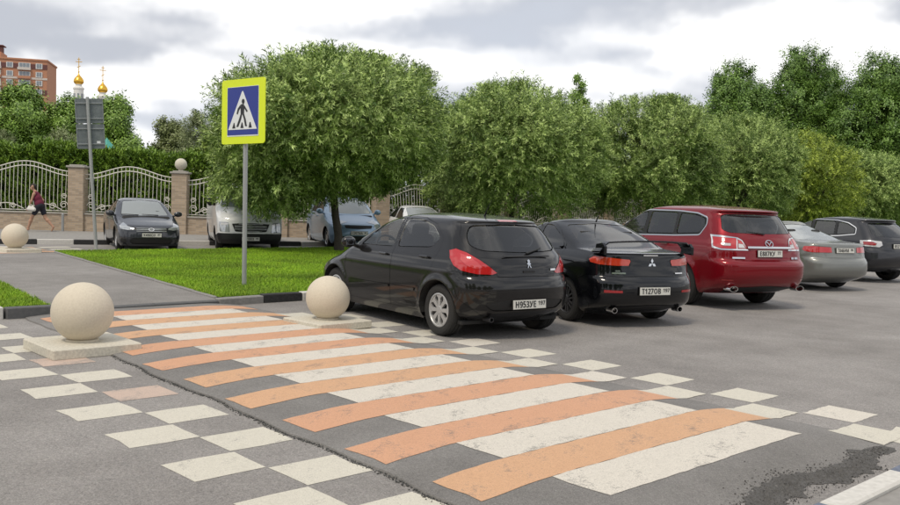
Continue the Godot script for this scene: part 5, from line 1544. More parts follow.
func fences() -> void:
	var spots := fence_spots()
	for i in spots.size():
		var a: Vector3 = spots[i]
		var dir: Vector3 = (spots[mini(i + 1, spots.size() - 1)] - spots[maxi(i - 1, 0)]).normalized()
		var hh := 2.36 - 0.095 * clampf(i - 2, -2, 5)
		var turn := -atan2(dir.z, dir.x)
		# pillar
		var pl := thing("brick_pillar", ["plain brick fence pillar with stone cap", "brick fence pillar between iron panels behind the willows"][0 if i < 3 else 1], "pillar", a, turn, "brick fence pillars")
		if i == 3: pl.set_meta("label", "brick fence pillar carrying a white ball on its cap")
		elif i == 2: pl.set_meta("label", "brick fence pillar beside the leaning grey sign backs")
		elif i < 2: pl.set_meta("label", "brick fence pillar left of the walking person")
		var mb := MB.new()
		mb.cbox(Vector3(0, hh / 2 - 0.1, 0), Vector3(0.56, hh + 0.2, 0.56), 0.008)
		put(mb, "shaft", M.fence_brick, pl)
		mb = MB.new()
		mb.cbox(Vector3(0, hh + 0.035, 0), Vector3(0.68, 0.07, 0.68), 0.015)
		mb.cbox(Vector3(0, hh + 0.09, 0), Vector3(0.5, 0.045, 0.5), 0.015)
		put(mb, "cap", M.cap_stone, pl)
		if i == 3:
			mb = MB.new()
			mb.lathe([[0.10, 0.0], [0.08, 0.05], [0.0, 0.06]], 16, Basis.IDENTITY, Vector3(0, hh + 0.11, 0))
			mb.ball(Vector3(0, hh + 0.36, 0), Vector3.ONE * 0.225, 20, 14)
			put(mb, "ball", M.concrete_slab, pl)
		if i == spots.size() - 1: continue
		# panel to the next pillar
		var b: Vector3 = spots[i + 1]
		var d := b - a
		var len_ := d.length() - 0.56
		var pn := thing("fence_panel", "wavy cream iron fence panel with scrolls on a low brick wall", "fence", a + d * 0.5, -atan2(d.z, d.x), "iron fence panels")
		if i < 5: pn.set_meta("label", "wavy cream iron fence panel " + ["beyond the plain pillar left of the walking person", "with scrolls behind the walking person", "with scrolls right behind the slate saloon", "between the ball pillar and the white van", "behind the gap of white van and blue car"][i])
		if i >= 5: pn.set_meta("label", "cream iron fence panel glimpsed under the willow crowns"); pn.set_meta("group", "iron fence panels under the willows")
		var wall := MB.new()
		wall.cbox(Vector3(0, 0.26, 0), Vector3(len_ + 0.02, 0.72, 0.34), 0.005)
		put(wall, "low_wall", M.fence_brick, pn)
		var cop := MB.new()
		cop.cbox(Vector3(0, 0.645, 0), Vector3(len_ + 0.01, 0.06, 0.42), 0.012)
		put(cop, "coping", M.cap_stone, pn)
		var low := hh - 0.22
		var top := func(x: float) -> float: return low + 0.34 * (0.5 + 0.5 * cos(TAU * x / len_)) - 0.02
		for off in [0.0, -0.16]:
			var pts := []
			for k in 25: pts.append(Vector3(lerpf(-len_ / 2, len_ / 2, k / 24.0), top.call(lerpf(-len_ / 2, len_ / 2, k / 24.0)) + off, 0))
			var rl := MB.new(); rl.tube(pts, 0.022, 6)
			put(rl, "rail", M.fence_iron, pn)
		var br := MB.new(); br.tube([Vector3(-len_ / 2, 0.735, 0), Vector3(len_ / 2, 0.735, 0)], 0.02, 6)
		put(br, "rail", M.fence_iron, pn)
		var nb := 22
		for k in range(1, nb):
			var x := lerpf(-len_ / 2, len_ / 2, float(k) / nb)
			var t: float = top.call(x)
			var bar := MB.new()
			bar.tube([Vector3(x, 0.74, 0), Vector3(x, 0.95, 0.05), Vector3(x, 1.25, 0.07), Vector3(x, t - 0.16, 0.0), Vector3(x, t, 0)], 0.0125, 5)
			put(bar, "bar", M.fence_iron, pn)
		# scrolls along the foot and beside the pillars
		for sx in [-1.0, 1.0]:
			for e in [[0.22, 0.96, 0.15, 1.0], [0.20, 1.28, 0.11, -1.0], [0.62, 0.90, 0.13, 1.0], [1.15, 0.88, 0.11, 1.0]]:
				var pts := []
				for k in 19:
					var an: float = 4.6 * k / 18.0 * PI / 1.6
					var rr: float = e[2] * (1.0 - 0.7 * k / 18.0)
					pts.append(Vector3(sx * (len_ / 2 - e[0]) + rr * cos(an) * sx * e[3], e[1] + rr * sin(an) * 0.95, 0.055))
				var sc := MB.new(); sc.tube(pts, 0.017, 5)
				put(sc, "scroll", M.fence_iron, pn)
			var arc := []
			for k in 13: arc.append(Vector3(sx * (len_ / 2 - 0.3 - 1.25 * k / 12.0), 0.78 + 0.2 * sin(PI * k / 12.0), 0.055))
			var sc2 := MB.new(); sc2.tube(arc, 0.016, 5)
			put(sc2, "scroll", M.fence_iron, pn)
	# small steel stub by the wall
	var bo := MB.new()
	bo.lathe([[0.05, 0.0], [0.05, 0.62], [0.04, 0.66], [0.0, 0.67]], 14)
	var bp := put(bo, "bollard", M.galvanised)
	bp.position = Vector3(-14.25, 0.12, -32.9)
	tag(bp, "small grey steel stub post in front of the low brick wall", "bollard")

func buildings() -> void:
	# apartment tower far behind the trees
	var b := thing("apartment_tower", "tall brick and cream apartment tower above the treetops", "building", Vector3(-162.0, 0, -318.0), deg_to_rad(14))
	mat("tower_brick", lin(0.43, 0.21, 0.125), 0.9)
	mat("tower_dark", lin(0.13, 0.055, 0.05), 0.9)
	mat("tower_pale", lin(0.55, 0.50, 0.45), 0.9)
	mat("tower_glass", lin(0.20, 0.23, 0.26), 0.15)
	mat("tower_frame", lin(0.62, 0.62, 0.60), 0.6)
	var hgt := 46.5
	var mb := MB.new()
	mb.cbox(Vector3(0, hgt / 2, -9), Vector3(34, hgt, 18), 0.05)
	put(mb, "wall", M.tower_brick, b)
	mb = MB.new()
	mb.cbox(Vector3(-6, hgt + 1.5, -9), Vector3(14, 3.0, 9), 0.05)
	mb.cbox(Vector3(0, hgt + 0.3, -9), Vector3(34.6, 0.6, 18.6), 0.05)
	put(mb, "roof", M.tower_brick, b)
	mb = MB.new()
	mb.cbox(Vector3(-1.5, hgt + 4.1, -9), Vector3(4.0, 2.2, 4), 0.05)
	put(mb, "lift_room", M.tower_dark, b)
	mb = MB.new()
	mb.cbox(Vector3(-1.5, hgt + 5.6, -9), Vector3(5.4, 0.35, 5), 0.05)
	put(mb, "flat_cap", M.tower_dark, b)
	for fl in range(9, 16):
		var y := hgt - 1.9 - 3.0 * (15 - fl)
		if fl % 3 != 1:
			mb = MB.new()
			mb.cbox(Vector3(0, y - (0.2 if fl % 3 == 0 else 1.4), 0.08), Vector3(34.2, 1.7 if fl % 3 == 0 else 0.7, 0.2), 0.02)
			put(mb, "brick_band", M.tower_dark if fl % 3 == 0 else M.tower_pale, b)
		for k in 7:
			var x := -14.4 + k * 4.8
			var w := 3.4 if k % 2 else 1.7
			mb = MB.new()
			mb.cbox(Vector3(x, y, 0.14), Vector3(w + 0.5, 1.9, 0.3), 0.03)
			var f := put(mb, "window", M.tower_frame, b)
			for q in (3 if k % 2 else 2):
				var n := 3 if k % 2 else 2
				mb = MB.new()
				mb.cbox(Vector3(x + (q - (n - 1) * 0.5) * w / n, y + 0.1, 0.32), Vector3(w / n - 0.16, 1.45, 0.1), 0.02)
				put(mb, "pane", M.tower_glass, f)
			if k % 2:
				mb = MB.new()
				mb.cbox(Vector3(x, y - 1.15, 0.55), Vector3(w + 0.9, 0.9, 1.1), 0.03)
				put(mb, "balcony", M.tower_pale if fl % 2 else M.tower_brick, b)
	# church: white drums under gilded onion domes
	mat("gilding", lin(0.72, 0.42, 0.06), 0.28, 0.85)
	mat("church_white", lin(0.70, 0.69, 0.66), 0.8)
	for e in [[Vector3(-62.5, 0, -150.0), 21.9, "taller gilded onion dome with cross rising behind the trees"], [Vector3(-58.7, 0, -150.5), 20.7, "lower gilded onion dome with cross rising behind the trees"]]:
		var c := thing("church_tower", e[2], "church dome", e[0], deg_to_rad(18))
		var base: float = e[1] - 2.9
		mb = MB.new()
		mb.lathe([[0.80, 0.0], [0.80, base - 0.9], [0.88, base - 0.8], [0.88, base - 0.6], [0.52, base - 0.3], [0.52, base]], 24)
		put(mb, "drum", M.church_white, c)
		for k in 8:
			var an := TAU * k / 8
			mb = MB.new()
			mb.cbox(Vector3(sin(an) * 0.8, base - 2.4, cos(an) * 0.8), Vector3(0.28, 1.7, 0.08), 0.02, Basis(Vector3.UP, an))
			put(mb, "window", M.tower_glass, c)
		mb = MB.new()
		var pf := []
		for q in [[0.70, 0.0], [0.98, 0.22], [1.10, 0.50], [1.05, 0.85], [0.84, 1.2], [0.52, 1.52], [0.26, 1.78], [0.13, 2.05], [0.07, 2.4], [0.0, 2.5]]: pf.append([q[0] * 0.74, base + q[1] * 0.84])
		mb.lathe(pf, 28)
		put(mb, "onion_dome", M.gilding, c)
		mb = MB.new()
		mb.ball(Vector3(0, base + 2.05, 0), Vector3.ONE * 0.13, 12, 8)
		mb.cbox(Vector3(0, base + 3.2, 0), Vector3(0.11, 2.4, 0.11), 0.02)
		mb.cbox(Vector3(0, base + 3.7, 0), Vector3(1.0, 0.11, 0.09), 0.02)
		mb.cbox(Vector3(0, base + 4.1, 0), Vector3(0.5, 0.10, 0.09), 0.02)
		mb.cbox(Vector3(0, base + 2.9, 0), Vector3(0.6, 0.10, 0.09), 0.02, Basis(Vector3(0, 0, 1), 0.5))
		put(mb, "cross", M.gilding, c)
	# play tower roof behind the hedge
	mat("teal_roof", lin(0.05, 0.30, 0.24), 0.5)
	mat("play_wood", lin(0.42, 0.30, 0.20), 0.8)
	var pt := thing("play_tower", "teal pointed playground roof showing over the clipped hedge", "play tower", Vector3(-15.2, 0, -39.5), 0.3)
	for sx in [-1, 1]:
		for sz in [-1, 1]:
			mb = MB.new()
			mb.cbox(Vector3(0.62 * sx, 1.5, 0.62 * sz), Vector3(0.1, 3.0, 0.1), 0.01)
			put(mb, "post", M.play_wood, pt)
	mb = MB.new(); mb.cbox(Vector3(0, 1.3, 0), Vector3(1.4, 0.08, 1.4), 0.01)
	put(mb, "deck", M.play_wood, pt)
	mb = MB.new()
	mb.lathe([[0.92, 2.66], [0.86, 2.78], [0.62, 3.08], [0.46, 3.42], [0.30, 3.62], [0.12, 3.82], [0.0, 3.98]], 10)
	put(mb, "roof", M.teal_roof, pt)

# ---------------------------------------------------------------- trees
func sprig_mesh(kind: String, seed_: int) -> Mesh:
	var r := RandomNumberGenerator.new()
	r.seed = seed_
	var mb := MB.new()
	var n := 20
	var ln := 0.50
	if kind == "broad": n = 16; ln = 0.46
	if kind == "thuja": n = 18; ln = 0.34
	for i in n:
		var t := (i + 0.5) / n
		var at := Vector3(0.04 * sin(t * 5.0 + seed_), ln * t, 0.04 * cos(t * 4.0))
		var a := r.randf() * TAU
		var out := Vector3(cos(a), 0, sin(a))
		var d: Vector3; var l: float; var w: float
		if kind == "willow":
			d = (out * 0.8 + Vector3.UP * r.randf_range(0.1, 1.1)).normalized(); l = r.randf_range(0.10, 0.17); w = 0.010
		elif kind == "broad":
			d = (out * 1.0 + Vector3.UP * r.randf_range(-0.6, 0.5)).normalized(); l = r.randf_range(0.09, 0.14); w = 0.036
			at += out * r.randf_range(0.0, 0.14)
		else:
			d = (out * 0.55 + Vector3.UP * r.randf_range(0.3, 1.2)).normalized(); l = r.randf_range(0.08, 0.14); w = 0.024
		var s := d.cross(Vector3(r.randf_range(-0.55, 0.55), 1.0, r.randf_range(-0.55, 0.55))).normalized() * w   # blades turn their faces outwards
		var bend := d.cross(s).normalized() * l * r.randf_range(-0.12, 0.12)
		var m := at + d * l * 0.45 + bend
		var nn := d.cross(s).normalized()
		if nn.y < 0: nn = -nn
		mb.tri(at, m - s, at + d * l, nn, nn, nn)
		mb.tri(at, m + s, at + d * l, nn, nn, nn)
	return mb.mesh()

var SPRIGS := {}
var LEAFM := {}

func leaf_setup() -> void:
	for k in ["willow", "broad", "thuja"]: SPRIGS[k] = sprig_mesh(k, 17)
	for e in [["willow", Color(0.12, 0.16, 0.05)], ["broad", Color(0.12, 0.2, 0.04)], ["thuja", Color(0.05, 0.08, 0.02)]]:
		var m := mat("leaf_" + e[0], Color.WHITE, 0.42)
		m.vertex_color_use_as_albedo = true
		m.backlight_enabled = true
		m.backlight = e[1]
		LEAFM[e[0]] = m
	tex(mat("bark", Color.WHITE, 0.95), noise_tex(71, 0.03, lin(0.03, 0.025, 0.02), lin(0.10, 0.085, 0.07)), 0.6)

# lobes: [centre, radii]; every sprig sits near a lobe's skin and points outwards
func foliage(parent: Node, lobes: Array, n: int, kind: String, c0: Color, c1: Color, r: RandomNumberGenerator, size := 1.0, droop := 0.0, floor_ := 0.3, clump := 0.7, fuzz := 0.0) -> void:
	var xf: Array[Transform3D] = []
	var cols: Array[Color] = []
	var total := 0.0
	for l in lobes: total += l[1].x * l[1].z + l[1].x * l[1].y
	var nz := FastNoiseLite.new(); nz.seed = r.randi() % 1000; nz.frequency = 1.1
	for l in lobes:
		var cnt := int(n * (l[1].x * l[1].z + l[1].x * l[1].y) / total)
		var seeds := []
		for k in maxi(10, cnt / 55):
			var z := r.randf_range(-1, 1); var a := r.randf() * TAU
			seeds.append(Vector3(sqrt(1 - z * z) * cos(a), z, sqrt(1 - z * z) * sin(a)))
		for k in cnt:
			var d: Vector3
			if r.randf() < clump:
				d = seeds[r.randi() % seeds.size()]
				d = (d + Vector3(r.randfn(), r.randfn(), r.randfn()) * 0.13).normalized()
			else:
				var z := r.randf_range(-1, 1); var a := r.randf() * TAU
				d = Vector3(sqrt(1 - z * z) * cos(a), z, sqrt(1 - z * z) * sin(a))
			var rad := (1.0 - 0.36 * r.randf() ** 2.0) * (1.0 + 0.13 * nz.get_noise_3dv(d * 3.0)) + fuzz * r.randf() ** 3.0
			var p: Vector3 = l[0] + d * l[1] * rad
			if p.y < floor_ + r.randf() * 0.5: continue
			var ax := d + Vector3(r.randfn(), r.randfn(), r.randfn()) * 0.35
			ax.y += 0.55 * maxf(d.y, 0.0) + 0.25 - droop * (1.0 - maxf(d.y, 0.0))
			ax = ax.normalized()
			var sd := ax.cross(Vector3(r.randfn(), r.randfn(), r.randfn())).normalized()
			var s := size * r.randf_range(0.7, 1.35)
			xf.append(Transform3D(Basis(sd * s, ax * s, ax.cross(sd) * s), p - ax * 0.25 * s))
			var t := clampf(0.5 + 0.28 * r.randfn(), 0.0, 1.0)
			var q := c0.lerp(c1, t)
			if kind == "willow": q = c0.lerp(c1, 0.75 + 0.5 * r.randf()) if r.randf() < 0.38 else c0.lerp(c1, 0.55 * r.randf() ** 1.3)
			cols.append(q)
	scatter(SPRIGS[kind], xf, cols, "foliage", LEAFM[kind], parent).set_meta("kind", "stuff")

func limbs(parent: Node, base: Vector3, fork: float, lobes: Array, r0: float, r: RandomNumberGenerator, count := 9, lean := Vector3.ZERO) -> void:
	var mb := MB.new()
	var pts := []
	var rad := []
	for i in 6:
		var t := i / 5.0
		pts.append(base + Vector3(0, fork * t - 0.05, 0) + lean * t + Vector3(r.randf_range(-0.03, 0.03), 0, r.randf_range(-0.03, 0.03)) * minf(t * 4.0, 1.0))
		rad.append(r0 * (1.25 if i == 0 else 1.0 - 0.35 * t))
	mb.tube(pts, rad, 10)
	put(mb, "trunk", M.bark, parent)
	for k in count:
		var l: Array = lobes[k % lobes.size()]
		var d := Vector3(r.randfn(), absf(r.randfn()) * 0.7 + 0.15, r.randfn()).normalized()
		var e: Vector3 = l[0] + d * l[1] * 0.72
		var s: Vector3 = pts[5] - Vector3(0, r.randf() * fork * 0.15, 0)
		var m := s.lerp(e, 0.5) + Vector3(r.randf_range(-0.2, 0.2), r.randf_range(0.0, 0.3), r.randf_range(-0.2, 0.2))
		var br := MB.new()
		br.tube([s, s.lerp(m, 0.5), m, m.lerp(e, 0.5), e], [r0 * 0.55, r0 * 0.45, r0 * 0.35, r0 * 0.22, r0 * 0.08], 6)
		put(br, "limb", M.bark, parent)

func willow(at: Vector3, wide: float, top: float, low: float, n: int, label: String, seed_: int, c0: Color, c1: Color, lean := Vector3.ZERO) -> void:
	var r := RandomNumberGenerator.new()
	r.seed = seed_
	var t := thing("willow_tree", label, "tree", at, 0.0, "clipped willow trees along the lawn")
	var mid := lerpf(low, top, 0.46)
	var lobes := [[Vector3(0, mid, 0) + lean, Vector3(wide * 0.5, (top - low) * 0.52, wide * 0.5)]]
	for k in 9:
		var a := TAU * k / 9 + r.randf() * 0.5
		var rr := wide * r.randf_range(0.16, 0.24)
		lobes.append([lean + Vector3(cos(a) * wide * 0.33, mid + r.randf_range(-0.22, 0.26) * (top - low), sin(a) * wide * 0.33), Vector3(rr, rr * 0.85, rr)])
	for k in 3:
		var a := r.randf() * TAU
		lobes.append([lean + Vector3(cos(a) * wide * 0.16, top - wide * 0.17, sin(a) * wide * 0.16), Vector3(wide * 0.2, wide * 0.15, wide * 0.2)])
	if seed_ == 101:
		# the skirt hangs lower on the side away from the parked cars
		for e in [[-2.3, 2.0, 0.9, 1.15], [-2.9, 2.3, -0.6, 1.0], [-1.5, 1.9, 1.6, 0.95]]: lobes.append([Vector3(e[0], e[1], e[2]), Vector3(e[3], e[3] * 0.9, e[3])])
	foliage(t, lobes, n, "willow", c0, c1, r, 1.0, 0.55, low if seed_ != 101 else 1.0, 0.7, 0.10)
	limbs(t, Vector3.ZERO, low + (top - low) * 0.22, lobes, 0.13, r, 10, lean * 0.6)

func broad_tree(at: Vector3, wide: float, top: float, low: float, n: int, label: String, group: String, seed_: int, c0: Color, c1: Color, nl := 11, size := 1.2, kind := "broad", taper := 0.25) -> void:
	var r := RandomNumberGenerator.new()
	r.seed = seed_
	var t := thing("leafy_tree" if kind == "broad" else "pale_willow", label, "tree", at, 0.0, group)
	var lobes := []
	for k in nl:
		var f := (k + 0.5) / nl
		var y := lerpf(low, top, 0.14 + 0.80 * f)
		var env := sqrt(maxf(1.0 - pow(absf(f - 0.42) / 0.62, 2.2), 0.05)) * wide * 0.5
		var a := k * 2.4 + r.randf()
		var rr := wide * r.randf_range(0.19, 0.27) * (1.0 - taper * f)
		var o := maxf(env * (1.0 - 0.6 * taper * f) - rr * 0.8, 0.0) * r.randf_range(0.55, 1.0)
		lobes.append([Vector3(cos(a) * o, y - rr * 0.4, sin(a) * o), Vector3(rr, rr * r.randf_range(0.9, 1.3), rr)])
	foliage(t, lobes, n, kind, c0, c1, r, size, 0.1, low * 0.6, 0.62, 0.55)
	limbs(t, Vector3.ZERO, low + (top - low) * 0.35, lobes, wide * 0.028 + 0.05, r, nl)

func hedge(a: Vector3, b: Vector3, high: float, thick: float, n: int, label: String, seed_: int) -> void:
	var r := RandomNumberGenerator.new()
	r.seed = seed_
	var t := thing("thuja_hedge", label, "hedge", a.lerp(b, 0.5), 0.0, "clipped hedges behind the fence")
	var xf: Array[Transform3D] = []
	var cols: Array[Color] = []
	var mid := a.lerp(b, 0.5)
	var dir := (b - a).normalized()
	var ac := Vector3(-dir.z, 0, dir.x)
	var nz := FastNoiseLite.new(); nz.seed = seed_; nz.frequency = 0.45
	for k in n:
		var f := r.randf()
		var p := a.lerp(b, f)
		var hh := high * (1.0 + 0.10 * nz.get_noise_1d(f * (b - a).length() * 2.0))
		var u := r.randf()
		var side: float; var y: float; var ax: Vector3
		if u < 0.42: side = -1.0 + 0.3 * r.randf() ** 2; y = r.randf() * hh; ax = -ac + Vector3.UP * 0.9
		elif u < 0.6: side = 1.0 - 0.3 * r.randf() ** 2; y = r.randf() * hh; ax = ac + Vector3.UP * 0.9
		else: side = r.randf_range(-1, 1); y = hh - 0.35 * r.randf() ** 2; ax = Vector3.UP + ac * side * 0.4
		var bulge := thick * 0.5 * (1.0 + 0.25 * nz.get_noise_2d(f * (b - a).length() * 3.0, y * 2.0))
		p += ac * side * bulge + Vector3(0, y, 0) - mid
		ax = (ax + Vector3(r.randfn(), r.randfn(), r.randfn()) * 0.3).normalized()
		var sd := ax.cross(Vector3(r.randfn(), r.randfn(), r.randfn())).normalized()
		var s := r.randf_range(0.8, 1.5)
		xf.append(Transform3D(Basis(sd * s, ax * s, ax.cross(sd) * s), p - ax * 0.12))
		cols.append(Color(0.075, 0.15, 0.014).lerp(Color(0.26, 0.40, 0.05), clampf(0.45 + 0.3 * r.randfn(), 0, 1)))
	scatter(SPRIGS.thuja, xf, cols, "foliage", LEAFM.thuja, t).set_meta("kind", "stuff")
	var core := MB.new()
	var l := (b - a).length()
	var stems := int(l / 0.9)
	for k in stems:
		var p := a.lerp(b, (k + 0.5) / stems) - mid
		core.tube([p, p + Vector3(0, high * 0.8, 0)], [0.06, 0.02], 6)
	var o := put(core, "stems", M.bark, t)
	o.set_meta("kind", "stuff")

func trees() -> void:
	leaf_setup()
	var g0 := Color(0.070, 0.145, 0.014)
	var g1 := Color(0.54, 0.70, 0.225)
	willow(Vector3(-3.28, 0.1, -26.5), 6.35, 5.72, 1.95, 23000, "largest round willow, nearest the blue and yellow sign, on a bare slim trunk", 101, g0, g1, Vector3(-0.45, 0, 0.2))
	willow(Vector3(2.35, 0.1, -34.6), 6.7, 6.1, 1.0, 15000, "round willow behind the black hatchback's roof", 102, g0, g1)
	willow(Vector3(8.5, 0.1, -39.0), 6.2, 6.3, 1.0, 13000, "round willow behind the saloon with the wing", 103, g0 * 0.95, g1 * 0.95)
	willow(Vector3(14.2, 0.1, -44.5), 5.4, 6.3, 1.0, 10000, "willow rising behind the red car's roof", 104, g0 * 0.95, g1 * 0.95)
	willow(Vector3(19.6, 0.1, -49.5), 5.4, 5.9, 0.9, 9000, "yellowish round willow behind the silver saloon", 105, Color(0.10, 0.17, 0.014), Color(0.50, 0.62, 0.10))
	willow(Vector3(25.4, 0.1, -55.5), 5.8, 5.4, 0.9, 9000, "pale round willow behind the charcoal crossover", 106, g0, g1)
	willow(Vector3(31.5, 0.1, -62.0), 5.4, 5.3, 0.9, 8000, "pale willow next after the one behind the charcoal crossover", 107, g0, g1)
	willow(Vector3(37.0, 0.1, -67.5), 5.4, 5.2, 0.9, 6000, "last pale willow at the far end of the row", 108, g0, g1)
	# beyond the fence, left
	var bg := "trees beyond the fence"
	var d0 := Color(0.09, 0.18, 0.02)
	var d1 := Color(0.30, 0.46, 0.08)
	broad_tree(Vector3(-27.0, 0, -56.0), 5.0, 8.0, 0.8, 6500, "dark leafy tree under the apartment tower", bg, 201, d0, d1)
	broad_tree(Vector3(-31.5, 0, -57.0), 4.6, 7.4, 0.8, 5000, "dark leafy tree in front of the apartment tower, cut by the edge of view", bg, 206, d0, d1)
	broad_tree(Vector3(-24.6, 0, -57.0), 3.6, 7.6, 0.8, 5200, "leafy tree below the taller gilded dome", bg, 202, d0, d1)
	broad_tree(Vector3(-21.8, 0, -57.5), 3.9, 7.9, 0.8, 6000, "leafy tree below the lower gilded dome", bg, 203, d0, d1)
	broad_tree(Vector3(-17.4, 0, -66.0), 3.4, 6.6, 0.8, 2800, "loose olive tree seen between fence ball and dark tree", bg, 204, Color(0.11, 0.145, 0.04), Color(0.27, 0.31, 0.12), 7)
	broad_tree(Vector3(-20.6, 0, -66.0), 3.6, 7.3, 0.8, 3000, "taller loose olive tree beside the tree below the lower dome", bg, 207, Color(0.11, 0.145, 0.04), Color(0.27, 0.31, 0.12), 7)
	broad_tree(Vector3(-14.6, 0, -52.0), 3.6, 6.2, 0.6, 2600, "pale grey willow right of the play tower", bg, 205, Color(0.17, 0.22, 0.08), Color(0.40, 0.46, 0.24), 7, 1.3, "willow")
	broad_tree(Vector3(-19.4, 0, -44.0), 2.6, 4.5, 0.4, 2400, "small silvery willow behind the hedge, left of the play tower", bg, 208, Color(0.17, 0.22, 0.08), Color(0.40, 0.46, 0.24), 6, 1.1, "willow")
	broad_tree(Vector3(-22.4, 0, -44.0), 2.6, 4.3, 0.4, 2200, "small silvery willow behind the hedge at the picture's edge", bg, 209, Color(0.17, 0.22, 0.08), Color(0.40, 0.46, 0.24), 6, 1.1, "willow")
	broad_tree(Vector3(-10.0, 0.1, -36.6), 2.5, 3.9, 0.3, 4200, "yellow green shrub leaning over the fence by the big willow", bg, 210, Color(0.11, 0.17, 0.02), Color(0.24, 0.33, 0.05), 6, 1.0)
	broad_tree(Vector3(-8.6, 0.1, -47.0), 5.0, 7.2, 0.6, 5000, "leafy tree hidden behind the largest willow", bg, 211, d0, d1)
	# beyond, right
	var far := "tall trees behind the willow row"
	broad_tree(Vector3(8.2, 0, -60.0), 3.0, 10.9, 2.0, 3400, "narrow tree top peeping between two willows", far, 301, d0, d1, 18, 1.0, "broad", 0.8)
	var tall := [[22.2, -72.0, 7.4, 13.6, 2800], [28.4, -74.0, 7.8, 15.4, 3000], [32.6, -70.0, 7.4, 13.9, 3000], [36.6, -74.0, 8.8, 14.0, 3200], [40.6, -73.0, 8.8, 12.9, 3200], [45.0, -77.0, 8.8, 12.2, 2800], [25.4, -76.0, 7.2, 12.8, 3000], [31.2, -77.0, 7.6, 14.2, 3000]]
	var TALL := ["loose tall tree directly above the red car", "tallest tree of the group behind the willow row", "tall tree standing just in front of the tallest one", "broad dark tree above the silver saloon", "broad dark tree above the charcoal crossover", "tall tree partly cut off beyond the charcoal crossover", "shorter tree filling the gap behind the loose tall tree", "dark tree half hidden behind the tallest tree of the group"]
	for i in tall.size():
		var e: Array = tall[i]
		broad_tree(Vector3(e[0], 0, e[1]), e[2], e[3], 2.0, int(e[4] * 3.0), TALL[i], far, 310 + i, Color(0.06, 0.13, 0.02), Color(0.23, 0.38, 0.07), 18, 1.2)
	# unseen trees behind the viewer, added to darken what the car tails mirror
	var back := "unseen trees added behind the viewer"
	for i in 6:
		broad_tree(Vector3(-19.0 + 7.5 * i, 0.09, 17.0 + 2.5 * (i % 2)), 8.0, 11.0 + 1.5 * (i % 3), 1.2, 4200, "unseen leafy tree added behind the viewer to darken the car reflections", back, 501 + i, d0, d1, 14, 1.7)
	# hedges
	hedge(Vector3(-24.0, 0.1, -34.9), Vector3(-14.0, 0.1, -35.7), 3.0, 1.3, 11000, "tall clipped hedge behind the fence where the person walks", 401)
	hedge(Vector3(-14.0, 0.1, -35.7), Vector3(-3.0, 0.1, -36.6), 2.85, 1.3, 11000, "lower clipped hedge behind the fence and the slate saloon", 402)
	hedge(Vector3(-3.0, 0.1, -37.0), Vector3(14.0, 0.1, -54.5), 3.2, 1.6, 12000, "dark hedge behind the fence under the willow crowns", 403)
	hedge(Vector3(12.0, 0.1, -53.5), Vector3(46.0, 0.1, -86.0), 4.2, 2.2, 14000, "dark shrubbery behind the far willows", 404)

